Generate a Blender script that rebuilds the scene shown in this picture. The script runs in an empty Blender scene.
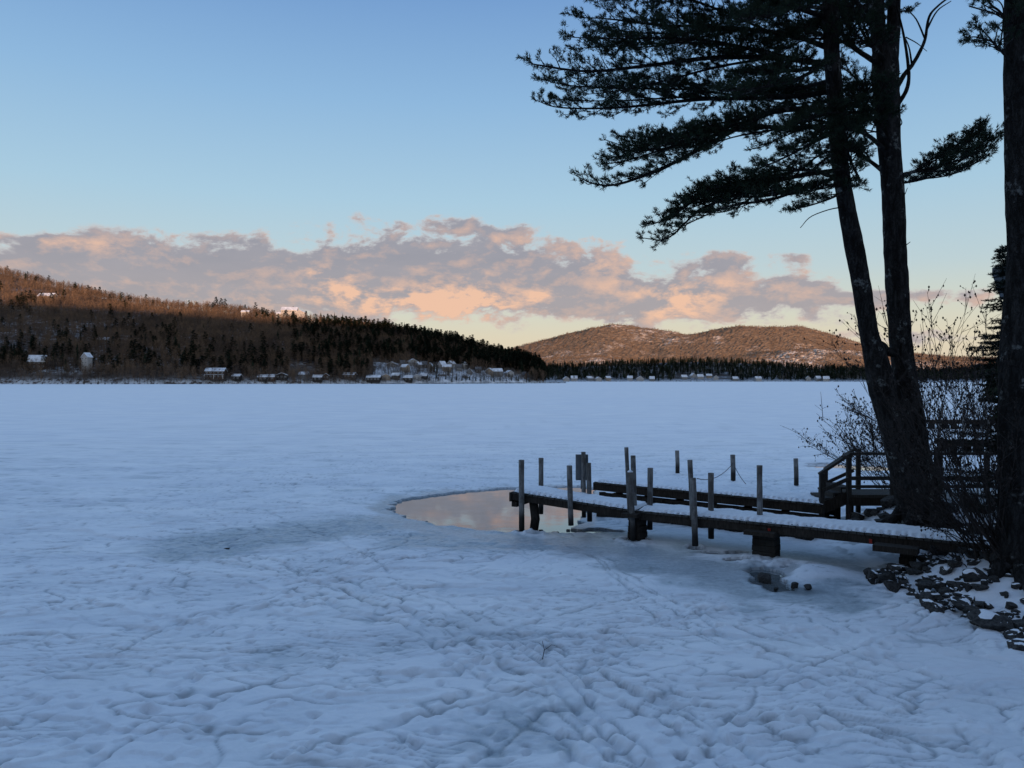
import bpy, math, random
import numpy as np
from mathutils import Vector, Matrix
random.seed(7); rng = np.random.default_rng(7)
PI = math.pi
sc = bpy.context.scene
COL = sc.collection
F = 760.0; HY = 380.0; CX = 512.0; CH = 4.0          # photo geometry: focal px, horizon row, centre, eye height

def at(px, py, Y):
    return Vector(((px-CX)*Y/F, Y, CH-(py-HY)*Y/F))
def lin(r, g, b):
    f = lambda c: (c/255/12.92) if c <= 10 else ((c/255+.055)/1.055)**2.4
    return (f(r), f(g), f(b), 1.0)

# ------------------------------------------------------------------ noise
_P = rng.permutation(4096).astype(np.int64)
_ANG = rng.random(4096)*2*np.pi
_GX, _GY = np.cos(_ANG), np.sin(_ANG)
def pnoise(x, y, seed=0):
    x = np.asarray(x, float); y = np.asarray(y, float)
    xi = np.floor(x).astype(np.int64); yi = np.floor(y).astype(np.int64)
    xf = x-xi; yf = y-yi
    u = xf*xf*xf*(xf*(xf*6-15)+10); v = yf*yf*yf*(yf*(yf*6-15)+10)
    def g(ix, iy, dx, dy):
        h = _P[(_P[(ix+seed*57) & 4095]+iy+seed*131) & 4095]
        return _GX[h]*dx+_GY[h]*dy
    a = g(xi, yi, xf, yf); b = g(xi+1, yi, xf-1, yf)
    c = g(xi, yi+1, xf, yf-1); d = g(xi+1, yi+1, xf-1, yf-1)
    return (a+(b-a)*u+((c+(d-c)*u)-(a+(b-a)*u))*v)*1.5
def fbm(x, y, oct=4, seed=0, gain=.5):
    s = 0; a = 1
    for k in range(oct):
        s = s+a*pnoise(x*2**k, y*2**k, seed+k); a *= gain
    return s
def sstep(a, b, x):
    t = np.clip((np.asarray(x, float)-a)/(b-a), 0, 1); return t*t*(3-2*t)

# ------------------------------------------------------------------ mesh helpers
class MB:
    def __init__(s): s.v = []; s.f = []; s.s = []
    def add(s, vs, fs, smooth=False):
        o = len(s.v); s.v.extend([tuple(p) for p in vs]); s.f.extend([tuple(i+o for i in f) for f in fs]); s.s.extend([smooth]*len(fs))
    def box(s, c, size, M=None, jit=0):
        hx, hy, hz = size[0]/2, size[1]/2, size[2]/2
        vs = []
        for z in (-hz, hz):
            for x, y in ((-hx, -hy), (hx, -hy), (hx, hy), (-hx, hy)):
                p = Vector((x+random.uniform(-jit, jit), y+random.uniform(-jit, jit), z+random.uniform(-jit, jit)))
                if M: p = M@p
                vs.append(p+Vector(c))
        s.add(vs, [(3, 2, 1, 0), (4, 5, 6, 7), (0, 1, 5, 4), (1, 2, 6, 5), (2, 3, 7, 6), (3, 0, 4, 7)])
    def beam(s, a, b, w, h, up=Vector((0, 0, 1))):
        a = Vector(a); b = Vector(b); d = (b-a); L = d.length; d.normalize()
        sd = d.cross(up)
        if sd.length < 1e-4: sd = Vector((1, 0, 0))
        sd.normalize(); u = sd.cross(d)
        vs = []
        for p in (a, b):
            for x, z in ((-1, -1), (1, -1), (1, 1), (-1, 1)):
                vs.append(p+sd*(x*w/2)+u*(z*h/2))
        s.add(vs, [(0, 1, 2, 3), (7, 6, 5, 4), (0, 4, 5, 1), (1, 5, 6, 2), (2, 6, 7, 3), (3, 7, 4, 0)])
    def tube(s, pts, rad, n=6, cap=True, smooth=True, lump=0):
        pts = [Vector(p) for p in pts]
        o = len(s.v); rings = []
        ref = Vector((.31, .17, .93))
        t0 = (pts[1]-pts[0]).normalized()
        if abs(t0.dot(ref)) > .95: ref = Vector((1, 0, .1))
        for i, p in enumerate(pts):
            t = (pts[min(i+1, len(pts)-1)]-pts[max(i-1, 0)]).normalized()
            if i == 0:
                e = t.cross(ref)
            else:
                e = e-t*e.dot(t)
            if e.length < 1e-6: e = t.orthogonal()
            e.normalize(); q = t.cross(e)
            r = rad[i] if hasattr(rad, '__len__') else rad
            ring = []
            for k in range(n):
                a = 2*PI*k/n
                rr = r*(1+(random.uniform(-lump, lump) if lump else 0))
                ring.append(len(s.v)); s.v.append(tuple(p+e*(math.cos(a)*rr)+q*(math.sin(a)*rr)))
            rings.append(ring)
        for i in range(len(rings)-1):
            A, B = rings[i], rings[i+1]
            for k in range(n):
                s.f.append((A[k], A[(k+1) % n], B[(k+1) % n], B[k])); s.s.append(smooth)
        if cap:
            s.f.append(tuple(reversed(rings[0]))); s.s.append(False)
            s.f.append(tuple(rings[-1])); s.s.append(False)
    def build(s, name, mat, parent=None, bevel=0):
        me = bpy.data.meshes.new(name); me.from_pydata(s.v, [], s.f)
        me.polygons.foreach_set('use_smooth', s.s); me.materials.append(mat); me.update()
        o = bpy.data.objects.new(name, me); COL.objects.link(o)
        if parent:
            o.parent = parent
            o.matrix_parent_inverse = Matrix.Translation(parent.location).inverted() if parent.location.length and s.v and not getattr(s, 'local', False) else Matrix()
        if bevel:
            b = o.modifiers.new('bevel', 'BEVEL'); b.width = bevel; b.segments = 2; b.limit_method = 'ANGLE'
        return o

def np_mesh(name, V, Fc, mat, smooth=False, attrs=None):
    """V (n,3), Fc (m,k) all the same size"""
    me = bpy.data.meshes.new(name)
    V = np.ascontiguousarray(V, dtype=np.float32); Fc = np.ascontiguousarray(Fc, dtype=np.int32)
    k = Fc.shape[1]
    me.vertices.add(len(V)); me.vertices.foreach_set('co', V.ravel())
    me.loops.add(Fc.size); me.loops.foreach_set('vertex_index', Fc.ravel())
    me.polygons.add(len(Fc)); me.polygons.foreach_set('loop_start', np.arange(0, Fc.size, k, dtype=np.int32))
    me.polygons.foreach_set('use_smooth', np.full(len(Fc), smooth))
    me.materials.append(mat)
    if attrs:
        for n_, a_ in attrs.items():
            at_ = me.attributes.new(n_, 'FLOAT', 'POINT'); at_.data.foreach_set('value', np.ascontiguousarray(a_, dtype=np.float32))
    me.update(calc_edges=True); me.validate()
    o = bpy.data.objects.new(name, me); COL.objects.link(o)
    return o
def grid_mesh(name, X, Y, Z, mat, attrs=None, smooth=True):
    ny, nx = X.shape
    V = np.stack([X.ravel(), Y.ravel(), Z.ravel()], 1)
    i = np.arange(ny*nx).reshape(ny, nx)
    Fc = np.stack([i[:-1, :-1].ravel(), i[:-1, 1:].ravel(), i[1:, 1:].ravel(), i[1:, :-1].ravel()], 1)
    return np_mesh(name, V, Fc, mat, smooth, {k: v.ravel() for k, v in attrs.items()} if attrs else None)

def tag(o, label=None, cat=None, group=None, kind=None):
    if label: o['label'] = label
    if cat: o['category'] = cat
    if group: o['group'] = group
    if kind: o['kind'] = kind
    return o
def empty(name, loc, rz=0):
    o = bpy.data.objects.new(name, None); COL.objects.link(o); o.location = loc; o.rotation_euler.z = rz
    o.empty_display_size = .1
    return o

# ------------------------------------------------------------------ node helpers
class NT:
    def __init__(s, tree): s.t = tree; s.n = tree.nodes; s.l = tree.links
    def node(s, typ, **kw):
        nd = s.n.new(typ)
        for k, v in kw.items(): setattr(nd, k, v)
        return nd
    def put(s, sock, v):
        if v is None: return
        if isinstance(v, bpy.types.NodeSocket): s.l.new(v, sock)
        elif isinstance(v, (tuple, list)) and sock.type == 'RGBA' and len(v) == 3: sock.default_value = (*v, 1)
        else: sock.default_value = v
    def m(s, op, a, b=None, c=None, clamp=False):
        nd = s.node('ShaderNodeMath', operation=op, use_clamp=clamp)
        s.put(nd.inputs[0], a); s.put(nd.inputs[1], b); s.put(nd.inputs[2], c)
        return nd.outputs[0]
    def mr(s, v, a, b, c=0.0, d=1.0, smooth=True):
        nd = s.node('ShaderNodeMapRange', interpolation_type='SMOOTHSTEP' if smooth else 'LINEAR')
        s.put(nd.inputs[0], v); s.put(nd.inputs[1], a); s.put(nd.inputs[2], b); s.put(nd.inputs[3], c); s.put(nd.inputs[4], d)
        return nd.outputs[0]
    def mix(s, f, a, b, mode='MIX'):
        nd = s.node('ShaderNodeMix', data_type='RGBA', blend_type=mode)
        s.put(nd.inputs[0], f); s.put(nd.inputs[6], a); s.put(nd.inputs[7], b)
        return nd.outputs[2]
    def noise(s, vec, scale, detail=4, rough=.55, dist=0, out=0):
        nd = s.node('ShaderNodeTexNoise'); s.put(nd.inputs['Vector'], vec)
        nd.inputs['Scale'].default_value = scale; nd.inputs['Detail'].default_value = detail
        nd.inputs['Roughness'].default_value = rough; nd.inputs['Distortion'].default_value = dist
        return nd.outputs[out]
    def ramp(s, v, stops):
        nd = s.node('ShaderNodeValToRGB'); s.put(nd.inputs[0], v)
        el = nd.color_ramp.elements
        el[0].position, el[0].color = stops[0]; el[1].position, el[1].color = stops[1]
        for p, c in stops[2:]:
            e = el.new(p); e.color = c
        return nd.outputs[0]
    def scale(s, vec, xyz):
        nd = s.node('ShaderNodeVectorMath', operation='MULTIPLY'); s.put(nd.inputs[0], vec); nd.inputs[1].default_value = xyz
        return nd.outputs[0]
def mat(name):
    m = bpy.data.materials.new(name); m.use_nodes = True
    t = NT(m.node_tree); b = m.node_tree.nodes['Principled BSDF']
    return m, t, b
def bump(t, b, h, dist=.02, strength=.6):
    nd = t.node('ShaderNodeBump'); nd.inputs['Strength'].default_value = strength; nd.inputs['Distance'].default_value = dist
    t.put(nd.inputs['Height'], h); t.l.new(nd.outputs[0], b.inputs['Normal'])
def simple(name, c1, c2, scale=6, rough=.85, detail=5, stretch=(1, 1, 1), bmp=.01, rnd=0, coord='Object'):
    m, t, b = mat(name)
    tc = t.node('ShaderNodeTexCoord').outputs[coord]
    v = t.scale(tc, stretch)
    n = t.noise(v, scale, detail, .6)
    c = t.mix(t.mr(n, .3, .7), c1, c2)
    if rnd:
        oi = t.node('ShaderNodeObjectInfo').outputs['Random']
        c = t.mix(t.m('MULTIPLY', oi, rnd), c, (.01, .01, .01), 'MIX')
    t.put(b.inputs['Base Color'], c); b.inputs['Roughness'].default_value = rough
    b.inputs['Specular IOR Level'].default_value = .25
    if bmp: bump(t, b, n, bmp)
    return m

# ------------------------------------------------------------------ materials
def snow_material():
    m, t, b = mat('snow')
    pos = t.node('ShaderNodeNewGeometry').outputs['Position']
    ice = t.node('ShaderNodeAttribute', attribute_name='ice').outputs['Fac']  # refrozen ice, and also shade painted into the snow grooves
    dark = t.node('ShaderNodeAttribute', attribute_name='dark').outputs['Fac']  # wet rims and litter, plus painted shade in cracks and under the dock
    flat = t.scale(pos, (.5, 1.0, 1))
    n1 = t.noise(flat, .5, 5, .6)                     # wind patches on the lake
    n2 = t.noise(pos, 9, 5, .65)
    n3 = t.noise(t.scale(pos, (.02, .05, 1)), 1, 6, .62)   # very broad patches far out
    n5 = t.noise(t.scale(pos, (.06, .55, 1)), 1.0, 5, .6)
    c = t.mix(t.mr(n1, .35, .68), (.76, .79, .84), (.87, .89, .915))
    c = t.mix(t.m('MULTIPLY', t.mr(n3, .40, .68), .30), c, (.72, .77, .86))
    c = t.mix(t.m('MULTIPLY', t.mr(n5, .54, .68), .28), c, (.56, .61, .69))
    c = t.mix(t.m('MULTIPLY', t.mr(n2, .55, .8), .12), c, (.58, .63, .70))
    icec = t.mix(t.mr(n2, .35, .7), (.29, .345, .395), (.43, .485, .53))
    c = t.mix(ice, c, icec)
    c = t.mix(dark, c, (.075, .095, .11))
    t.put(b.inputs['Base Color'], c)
    t.put(b.inputs['Roughness'], t.mr(ice, 0.0, 1.0, .55, .35))
    t.put(b.inputs['Specular IOR Level'], t.mr(ice, 0.0, 1.0, .55, .5))
    n4 = t.noise(pos, 30, 4, .6)
    h = t.m('ADD', t.m('MULTIPLY', n2, .8), t.m('MULTIPLY', n4, .25))
    h = t.m('ADD', h, t.m('MULTIPLY', n1, 2.0))
    bump(t, b, h, .028, .8)
    return m
def bark_material(name, dark, light, lichen):
    m, t, b = mat(name)
    pos = t.node('ShaderNodeTexCoord').outputs['Object']
    n = t.noise(t.scale(pos, (1, 1, .28)), 9, 6, .65, .4)
    vo = t.node('ShaderNodeTexVoronoi', feature='DISTANCE_TO_EDGE'); 
    dn = t.noise(pos, 5, 4, .6, out=1); va = t.node('ShaderNodeVectorMath', operation='MULTIPLY_ADD'); t.put(va.inputs[0], dn); va.inputs[1].default_value = (.22, .22, .5); t.put(va.inputs[2], t.scale(pos, (1, 1, .30)))
    t.put(vo.inputs['Vector'], va.outputs[0]); vo.inputs['Scale'].default_value = 13
    c = t.mix(t.mr(n, .35, .7), dark, light)
    crack = t.m('ADD', t.mr(vo.outputs['Distance'], 0.0, .22), t.m('MULTIPLY', n, .9), clamp=True)
    c = t.mix(crack, (.014, .012, .011), c)
    l = t.noise(pos, 3.2, 3, .5)
    l2 = t.noise(pos, 16, 4, .6)
    lf = t.m('MULTIPLY', t.mr(l, .60, .66), t.mr(l2, .42, .55))
    c = t.mix(t.m('MULTIPLY', lf, .75), c, lichen)
    t.put(b.inputs['Base Color'], c); b.inputs['Roughness'].default_value = .95
    b.inputs['Specular IOR Level'].default_value = .1
    bump(t, b, t.m('ADD', crack, n), .035, .9)
    return m
def wood_material(name, c1, c2, stain=(.05, .05, .045)):
    m, t, b = mat(name)
    tc = t.node('ShaderNodeTexCoord').outputs['Object']
    n = t.noise(t.scale(tc, (14, 14, 2.2)), 2.5, 6, .65)
    n2 = t.noise(tc, 2.1, 4, .6)
    c = t.mix(t.mr(n, .3, .7), c1, c2)
    c = t.mix(t.m('MULTIPLY', t.mr(n2, .45, .75), .7), c, stain)
    t.put(b.inputs['Base Color'], c); b.inputs['Roughness'].default_value = .85
    b.inputs['Specular IOR Level'].default_value = .2
    bump(t, b, n, .012, .6)
    return m
def post_material():
    m, t, b = mat('weathered_post')
    pos = t.node('ShaderNodeNewGeometry').outputs['Position']
    z = t.node('ShaderNodeSeparateXYZ'); t.put(z.inputs[0], pos)
    n = t.noise(t.scale(pos, (16, 16, 1.6)), 2, 6, .65)
    n2 = t.noise(pos, 3, 4, .6)
    c = t.mix(t.mr(n, .3, .7), (.10, .10, .10), (.24, .24, .235))
    c = t.mix(t.m('MULTIPLY', t.mr(n2, .42, .6), .7), c, (.06, .052, .045))
    wet = t.mr(t.m('ADD', z.outputs['Z'], t.m('MULTIPLY', n2, .3)), .45, .75, 1, 0)
    c = t.mix(wet, c, (.018, .016, .014))
    t.put(b.inputs['Base Color'], c); b.inputs['Roughness'].default_value = .85
    bump(t, b, n, .012, .6)
    return m
def water_material():
    m, t, b = mat('lake_water')
    pos = t.node('ShaderNodeNewGeometry').outputs['Position']
    n = t.noise(t.scale(pos, (1, 1, 1)), 2.2, 3, .5)
    t.put(b.inputs['Base Color'], t.mix(t.mr(n, .4, .62), (.10, .12, .13), (.16, .18, .19)))
    b.inputs['Roughness'].default_value = .04; b.inputs['IOR'].default_value = 1.6
    b.inputs['Coat Weight'].default_value = .25; b.inputs['Coat Roughness'].default_value = .02
    bump(t, b, t.noise(pos, 1.6, 4, .5), .006, .35)
    return m
SNOW = snow_material()
BARK = bark_material('pine_bark', (.014, .013, .013), (.05, .048, .047), (.20, .21, .20))
BARK2 = bark_material('dark_bark', (.012, .012, .012), (.04, .039, .039), (.16, .165, .16))
POST = post_material()
BEAM = wood_material('dark_beam', (.022, .017, .014), (.05, .042, .035), (.015, .013, .011))
BOARD = wood_material('deck_board', (.05, .047, .042), (.10, .095, .09))
RAILW = wood_material('rail_wood', (.028, .026, .024), (.065, .06, .056))
CRIB = wood_material('crib_timber', (.010, .009, .008), (.035, .029, .024))
WATER = water_material()
CAPSNOW = simple('snow_cap', (.74, .78, .84), (.84, .87, .91), 12, .8, bmp=.01)
ROCK = simple('shore_rock', (.018, .018, .019), (.085, .083, .08), 5, .85, 7, bmp=.03, rnd=.5)
NEEDLE = simple('pine_needles', (.010, .022, .012), (.024, .042, .022), 3, .7, 2, bmp=0)
SPRUCE = simple('spruce_needles', (.006, .014, .010), (.014, .026, .018), 3, .8, 2, bmp=0)
TWIG = simple('twig_bark', (.02, .017, .016), (.045, .036, .032), 8, .9, 3, bmp=0)
RED = simple('red_reflector', (.28, .02, .015), (.35, .035, .02), 8, .4, 2, bmp=0)
ROPE = simple('rope', (.03, .03, .035), (.06, .06, .065), 30, .9, 2, bmp=0)
PANEL = simple('grey_panel', (.10, .11, .12), (.15, .16, .175), 4, .6, 3, bmp=.002)

# ------------------------------------------------------------------ world
SUN_EL = math.radians(.8)
SUN_TRAVEL = Vector((-.30, 1.0, 0)).normalized()
def make_world():
    w = bpy.data.worlds.new('World'); sc.world = w; w.use_nodes = True
    t = NT(w.node_tree); bg = w.node_tree.nodes['Background']
    dv = t.node('ShaderNodeTexCoord').outputs['Generated']
    sp = t.node('ShaderNodeSeparateXYZ'); t.put(sp.inputs[0], dv); x, y, z = sp.outputs
    az = t.m('ARCTAN2', x, y)
    hyp = t.m('SQRT', t.m('ADD', t.m('MULTIPLY', x, x), t.m('MULTIPLY', y, y)))
    v = t.m('ARCTAN2', z, t.m('MAXIMUM', hyp, .0001))        # elevation
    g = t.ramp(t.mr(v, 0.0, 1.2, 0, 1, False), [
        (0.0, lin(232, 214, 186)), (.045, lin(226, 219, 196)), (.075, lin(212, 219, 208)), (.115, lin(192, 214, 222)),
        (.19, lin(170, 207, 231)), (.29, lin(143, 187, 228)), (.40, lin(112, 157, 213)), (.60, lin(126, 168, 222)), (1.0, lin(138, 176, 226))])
    # the left of the sky is a touch deeper and bluer, the right paler
    sky = t.node('ShaderNodeTexSky', sky_type='NISHITA'); sky.sun_disc = False
    sky.sun_elevation = SUN_EL; sky.sun_rotation = math.atan2(-SUN_TRAVEL.x, -SUN_TRAVEL.y)
    nis = t.mix(1.0, sky.outputs[0], (.35, .35, .35), 'MULTIPLY')
    g = t.mix(.12, g, nis)
    # clouds: fbm in azimuth / elevation, gathered by soft masks
    
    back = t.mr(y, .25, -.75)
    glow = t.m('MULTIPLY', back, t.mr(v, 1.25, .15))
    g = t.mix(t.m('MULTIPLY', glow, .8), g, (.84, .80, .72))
    def vec(du, dw, su, sv):
        c = t.node('ShaderNodeCombineXYZ')
        t.put(c.inputs[0], t.m('MULTIPLY', t.m('ADD', az, du), su)); t.put(c.inputs[1], t.m('MULTIPLY', t.m('ADD', v, dw), sv))
        return c.outputs[0]
    def blobs(lst):
        tot = None
        for (u0, v0, su, sv, a) in lst:
            du = t.m('DIVIDE', t.m('SUBTRACT', az, u0), su); dw = t.m('DIVIDE', t.m('SUBTRACT', v, v0), sv)
            q = t.m('MULTIPLY', t.m('EXPONENT', t.m('MULTIPLY', t.m('ADD', t.m('MULTIPLY', du, du), t.m('MULTIPLY', dw, dw)), -1)), a)
            tot = q if tot is None else t.m('ADD', tot, q)
        return tot
    U = lambda px: math.atan((px-CX)/F)
    def Vv(px, py): return math.atan((HY-py)/math.hypot(F, px-CX))
    def bl(px, py, wx, wy, a): return (U(px), Vv(px, py), wx/F, wy/F, a)
    env = blobs([bl(40, 275, 130, 24, .62), bl(230, 282, 170, 38, .90), bl(430, 275, 130, 42, .95), bl(560, 280, 90, 38, .65), bl(470, 236, 70, 12, .25),
                 bl(680, 298, 75, 28, .95), bl(800, 290, 60, 15, .85), bl(730, 262, 80, 9, .55), bl(820, 318, 25, 7, .35), bl(40, 243, 45, 7, .42), bl(230, 240, 40, 6, .30),
                 bl(930, 258, 30, 6, .30), bl(925, 338, 110, 9, .45), bl(380, 210, 30, 8, .14), bl(560, 306, 50, 16, .2), bl(120, 250, 60, 8, .22),
                 bl(70, 243, 60, 8, .30), bl(760, 306, 90, 9, .35), bl(880, 296, 60, 5, .3), bl(450, 224, 90, 8, .3), bl(-300, 270, 200, 30, .7), bl(1400, 285, 300, 20, .5)])
    na = t.noise(vec(0, 0, 13, 25), 1, 9, .62, .15)
    nb = t.noise(vec(.008, -.009, 13, 25), 1, 9, .62, .15)
    dens = t.m('ADD', env, t.m('MULTIPLY', t.m('MULTIPLY', t.m('SUBTRACT', na, .5), 3.0), t.mr(env, .05, .30)))
    cov = t.mr(dens, .28, .64)
    thick = t.mr(dens, .38, .70)
    relief = t.m('MULTIPLY', t.m('SUBTRACT', na, nb), 2.4)
    lit = blobs([bl(345, 292, 42, 9, .9), bl(400, 306, 60, 11, 1.1), bl(470, 302, 58, 18, 1.1), bl(330, 275, 24, 7, .6), bl(680, 300, 38, 17, .9), bl(665, 318, 40, 8, .3), bl(540, 296, 14, 8, .45),
                 bl(600, 262, 60, 25, .22), bl(750, 285, 60, 16, .25), bl(255, 301, 30, 6, .3), bl(75, 243, 40, 7, .4), bl(540, 240, 80, 8, .22),bl(612, 280, 30, 20, .2)])
    litf = t.m('ADD', t.m('MULTIPLY', lit, t.mr(na, .40, .60, .05, 1.5)), relief, clamp=True)
    litf = t.m('MULTIPLY', litf, 1.0, clamp=True)
    shade = t.mix(t.mr(v, .06, .19), lin(163, 155, 158), lin(138, 141, 155))
    shade = t.mix(t.m('MULTIPLY', t.noise(vec(.3, .2, 9, 30), 1, 5, .6), .6), shade, lin(182, 174, 178))
    edge = t.mix(1.0, lin(204, 194, 192), lin(204, 194, 192))
    cc = t.mix(thick, edge, shade)
    cc = t.mix(litf, cc, lin(240, 193, 164))
    col = t.mix(t.m('MULTIPLY', cov, .93), g, cc)
    # below the horizon
    col = t.mix(t.mr(v, -.02, 0.0), (.05, .06, .08), col)
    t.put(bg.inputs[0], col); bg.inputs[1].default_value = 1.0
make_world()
sun = bpy.data.lights.new('sun', 'SUN'); sun.energy = 6.5; sun.angle = math.radians(.5); sun.color = (1.0, .56, .32)
so = bpy.data.objects.new('sun', sun); COL.objects.link(so)
d = Vector((SUN_TRAVEL.x*math.cos(SUN_EL), SUN_TRAVEL.y*math.cos(SUN_EL), -math.sin(SUN_EL)))
so.rotation_euler = d.to_track_quat('-Z', 'Y').to_euler(); so.location = (200, -600, 300)

# ------------------------------------------------------------------ camera
cam = bpy.data.cameras.new('camera'); cam.sensor_width = 36; cam.lens = 36*F/1024; cam.clip_end = 20000; cam.clip_start = .1
co = bpy.data.objects.new('camera', cam); COL.objects.link(co); co.location = (0, 0, CH)
co.rotation_euler = (PI/2-math.atan(4/F), 0, 0); sc.camera = co

# ------------------------------------------------------------------ shore and lake ice
_sy = np.array([-40, 0, 8, 11, 13, 15.5, 18, 20, 22, 25, 30, 36, 45, 60, 100, 250, 700, 1200, 1900, 2600])
_sx = np.array([5, 6.5, 7.6, 7.9, 7.3, 7.0, 7.6, 8.3, 9.8, 13, 20, 25, 31, 41, 68, 175, 520, 900, 1500, 2100])
def shore_x(Y): return np.interp(Y, _sy, _sx)
def land(X, Y):
    d = X-shore_x(Y)+.35*pnoise(X*.6, Y*.6, 5)
    return d
POOL = np.array([(390, 508), (396, 502), (412, 498), (440, 494), (475, 490.5), (510, 488), (545, 486.5), (580, 486), (598, 489), (592, 500), (588, 512), (583, 519),
                 (575, 527), (560, 531), (540, 533), (515, 532.5), (490, 531), (465, 528.5), (440, 525), (420, 521), (402, 517), (393, 512)], float)
_pY = CH*F/(POOL[:, 1]-HY); _pX = (POOL[:, 0]-CX)*_pY/F
def poly_sd(X, Y, px, py):
    """signed distance, negative inside"""
    d = np.full(X.shape, 1e9); ins = np.zeros(X.shape, bool); n = len(px)
    for i in range(n):
        ax, ay, bx, by = px[i], py[i], px[(i+1) % n], py[(i+1) % n]
        ex, ey = bx-ax, by-ay
        t = np.clip(((X-ax)*ex+(Y-ay)*ey)/(ex*ex+ey*ey), 0, 1)
        d = np.minimum(d, np.hypot(X-ax-t*ex, Y-ay-t*ey))
        c = ((ay > Y) != (by > Y)) & (X < (bx-ax)*(Y-ay)/(by-ay+1e-12)+ax)
        ins ^= c
    return np.where(ins, -d, d)
def P(px, py): Y = CH*F/(py-HY); return ((px-CX)*Y/F, Y)
def seg_d(X, Y, pts):
    d = np.full(X.shape, 1e9)
    for (a, b) in zip(pts[:-1], pts[1:]):
        ex, ey = b[0]-a[0], b[1]-a[1]
        t = np.clip(((X-a[0])*ex+(Y-a[1])*ey)/(ex*ex+ey*ey+1e-9), 0, 1)
        d = np.minimum(d, np.hypot(X-a[0]-t*ex, Y-a[1]-t*ey))
    return d
def ell(X, Y, cx, cy, rx, ry): return np.hypot((X-cx)/rx, (Y-cy)/ry)
SMALL_POOLS = [(P(600, 531), .62, .28), (P(575, 531.5), .45, .25), (P(742, 560), .30, .20), (P(714, 553), .42, .14), (P(697, 549), .22, .12), (P(772, 584), .33, .55), (P(765, 574), .40, .4),
               (P(850, 466.5), 1.9, .8), (P(880, 469), 1.7, .7), (P(628, 540.5), .22, .12), (P(643, 541.5), .16, .1), (P(825, 464), .9, .45), (P(795, 569), .5, .12)]
TRACKS = []
def trk(pts, w=.07, dep=.035, twin=0):
    TRACKS.append(([P(*p) for p in pts], w, dep, twin))
trk([(180, 525), (260, 512), (330, 540), (420, 600), (560, 660), (760, 768)], .08, .04)
trk([(240, 560), (400, 610), (520, 668), (640, 768)], .07, .04, .22)
trk([(300, 590), (420, 632), (520, 690), (620, 772)], .09, .05, .25)
trk([(565, 540), (640, 590), (760, 640), (1000, 700)], .07, .035)
trk([(640, 610), (760, 660), (900, 690), (1024, 712)], .06, .03, .2)
trk([(395, 533), (350, 545), (290, 556), (230, 560)], .05, .05)
trk([(418, 534), (400, 548), (350, 562), (300, 572), (310, 585)], .05, .05)
trk([(540, 552), (480, 562), (400, 566), (330, 580)], .06, .05, .2)
trk([(430, 540), (372, 560), (300, 580), (180, 560)], .06, .03)
trk([(560, 535), (600, 560), (640, 590), (720, 640), (900, 720)], .07, .04, .18)
trk([(700, 768), (760, 690), (900, 640), (960, 610)], .06, .03)
trk([(20, 640), (200, 660), (380, 650), (600, 640), (820, 600)], .06, .03)
trk([(0, 700), (200, 620), (420, 560), (520, 540)], .06, .03)
trk([(300, 768), (420, 720), (560, 690), (800, 690)], .07, .04)
trk([(520, 640), (600, 690), (700, 740), (760, 790)], .06, .04, .2)
trk([(100, 768), (260, 690), (500, 640), (640, 600)], .05, .03)
STEPS = []
def steps(a, b, n, off=.09, dep=.06, r=.065):
    a = P(*a); b = P(*b); dx, dy = b[0]-a[0], b[1]-a[1]; L = math.hypot(dx, dy)
    for i in range(n):
        t = (i+random.uniform(-.2, .2))/n; sd = off if i % 2 else -off
        STEPS.append((a[0]+dx*t-dy/L*sd+random.uniform(-.05, .05), a[1]+dy*t+dx/L*sd, r*random.uniform(.7, 1.2), dep*random.uniform(.6, 1.3), math.atan2(dy, dx)))
for a_, b_, n_ in [((90, 760), (330, 590), 20), ((0, 700), (420, 768), 18), ((140, 640), (300, 600), 12), ((560, 760), (640, 590), 18), ((700, 760), (900, 650), 18), ((620, 700), (1000, 760), 20),
                   ((330, 700), (620, 640), 20), ((20, 580), (260, 560), 14), ((690, 600), (960, 690), 26), ((420, 768), (480, 600), 16), ((860, 600), (700, 640), 14), ((200, 720), (120, 560), 16), ((600, 640), (760, 600), 14),
                   ((380, 590), (560, 610), 14), ((0, 620), (160, 600), 10)]:
    steps(a_, b_, n_)
for i in range(230):
    p = P(random.uniform(-60, 1000), random.uniform(560, 800)); STEPS.append((p[0], p[1], random.uniform(.03, .08), random.uniform(.025, .06), random.uniform(0, 3)))

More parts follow.
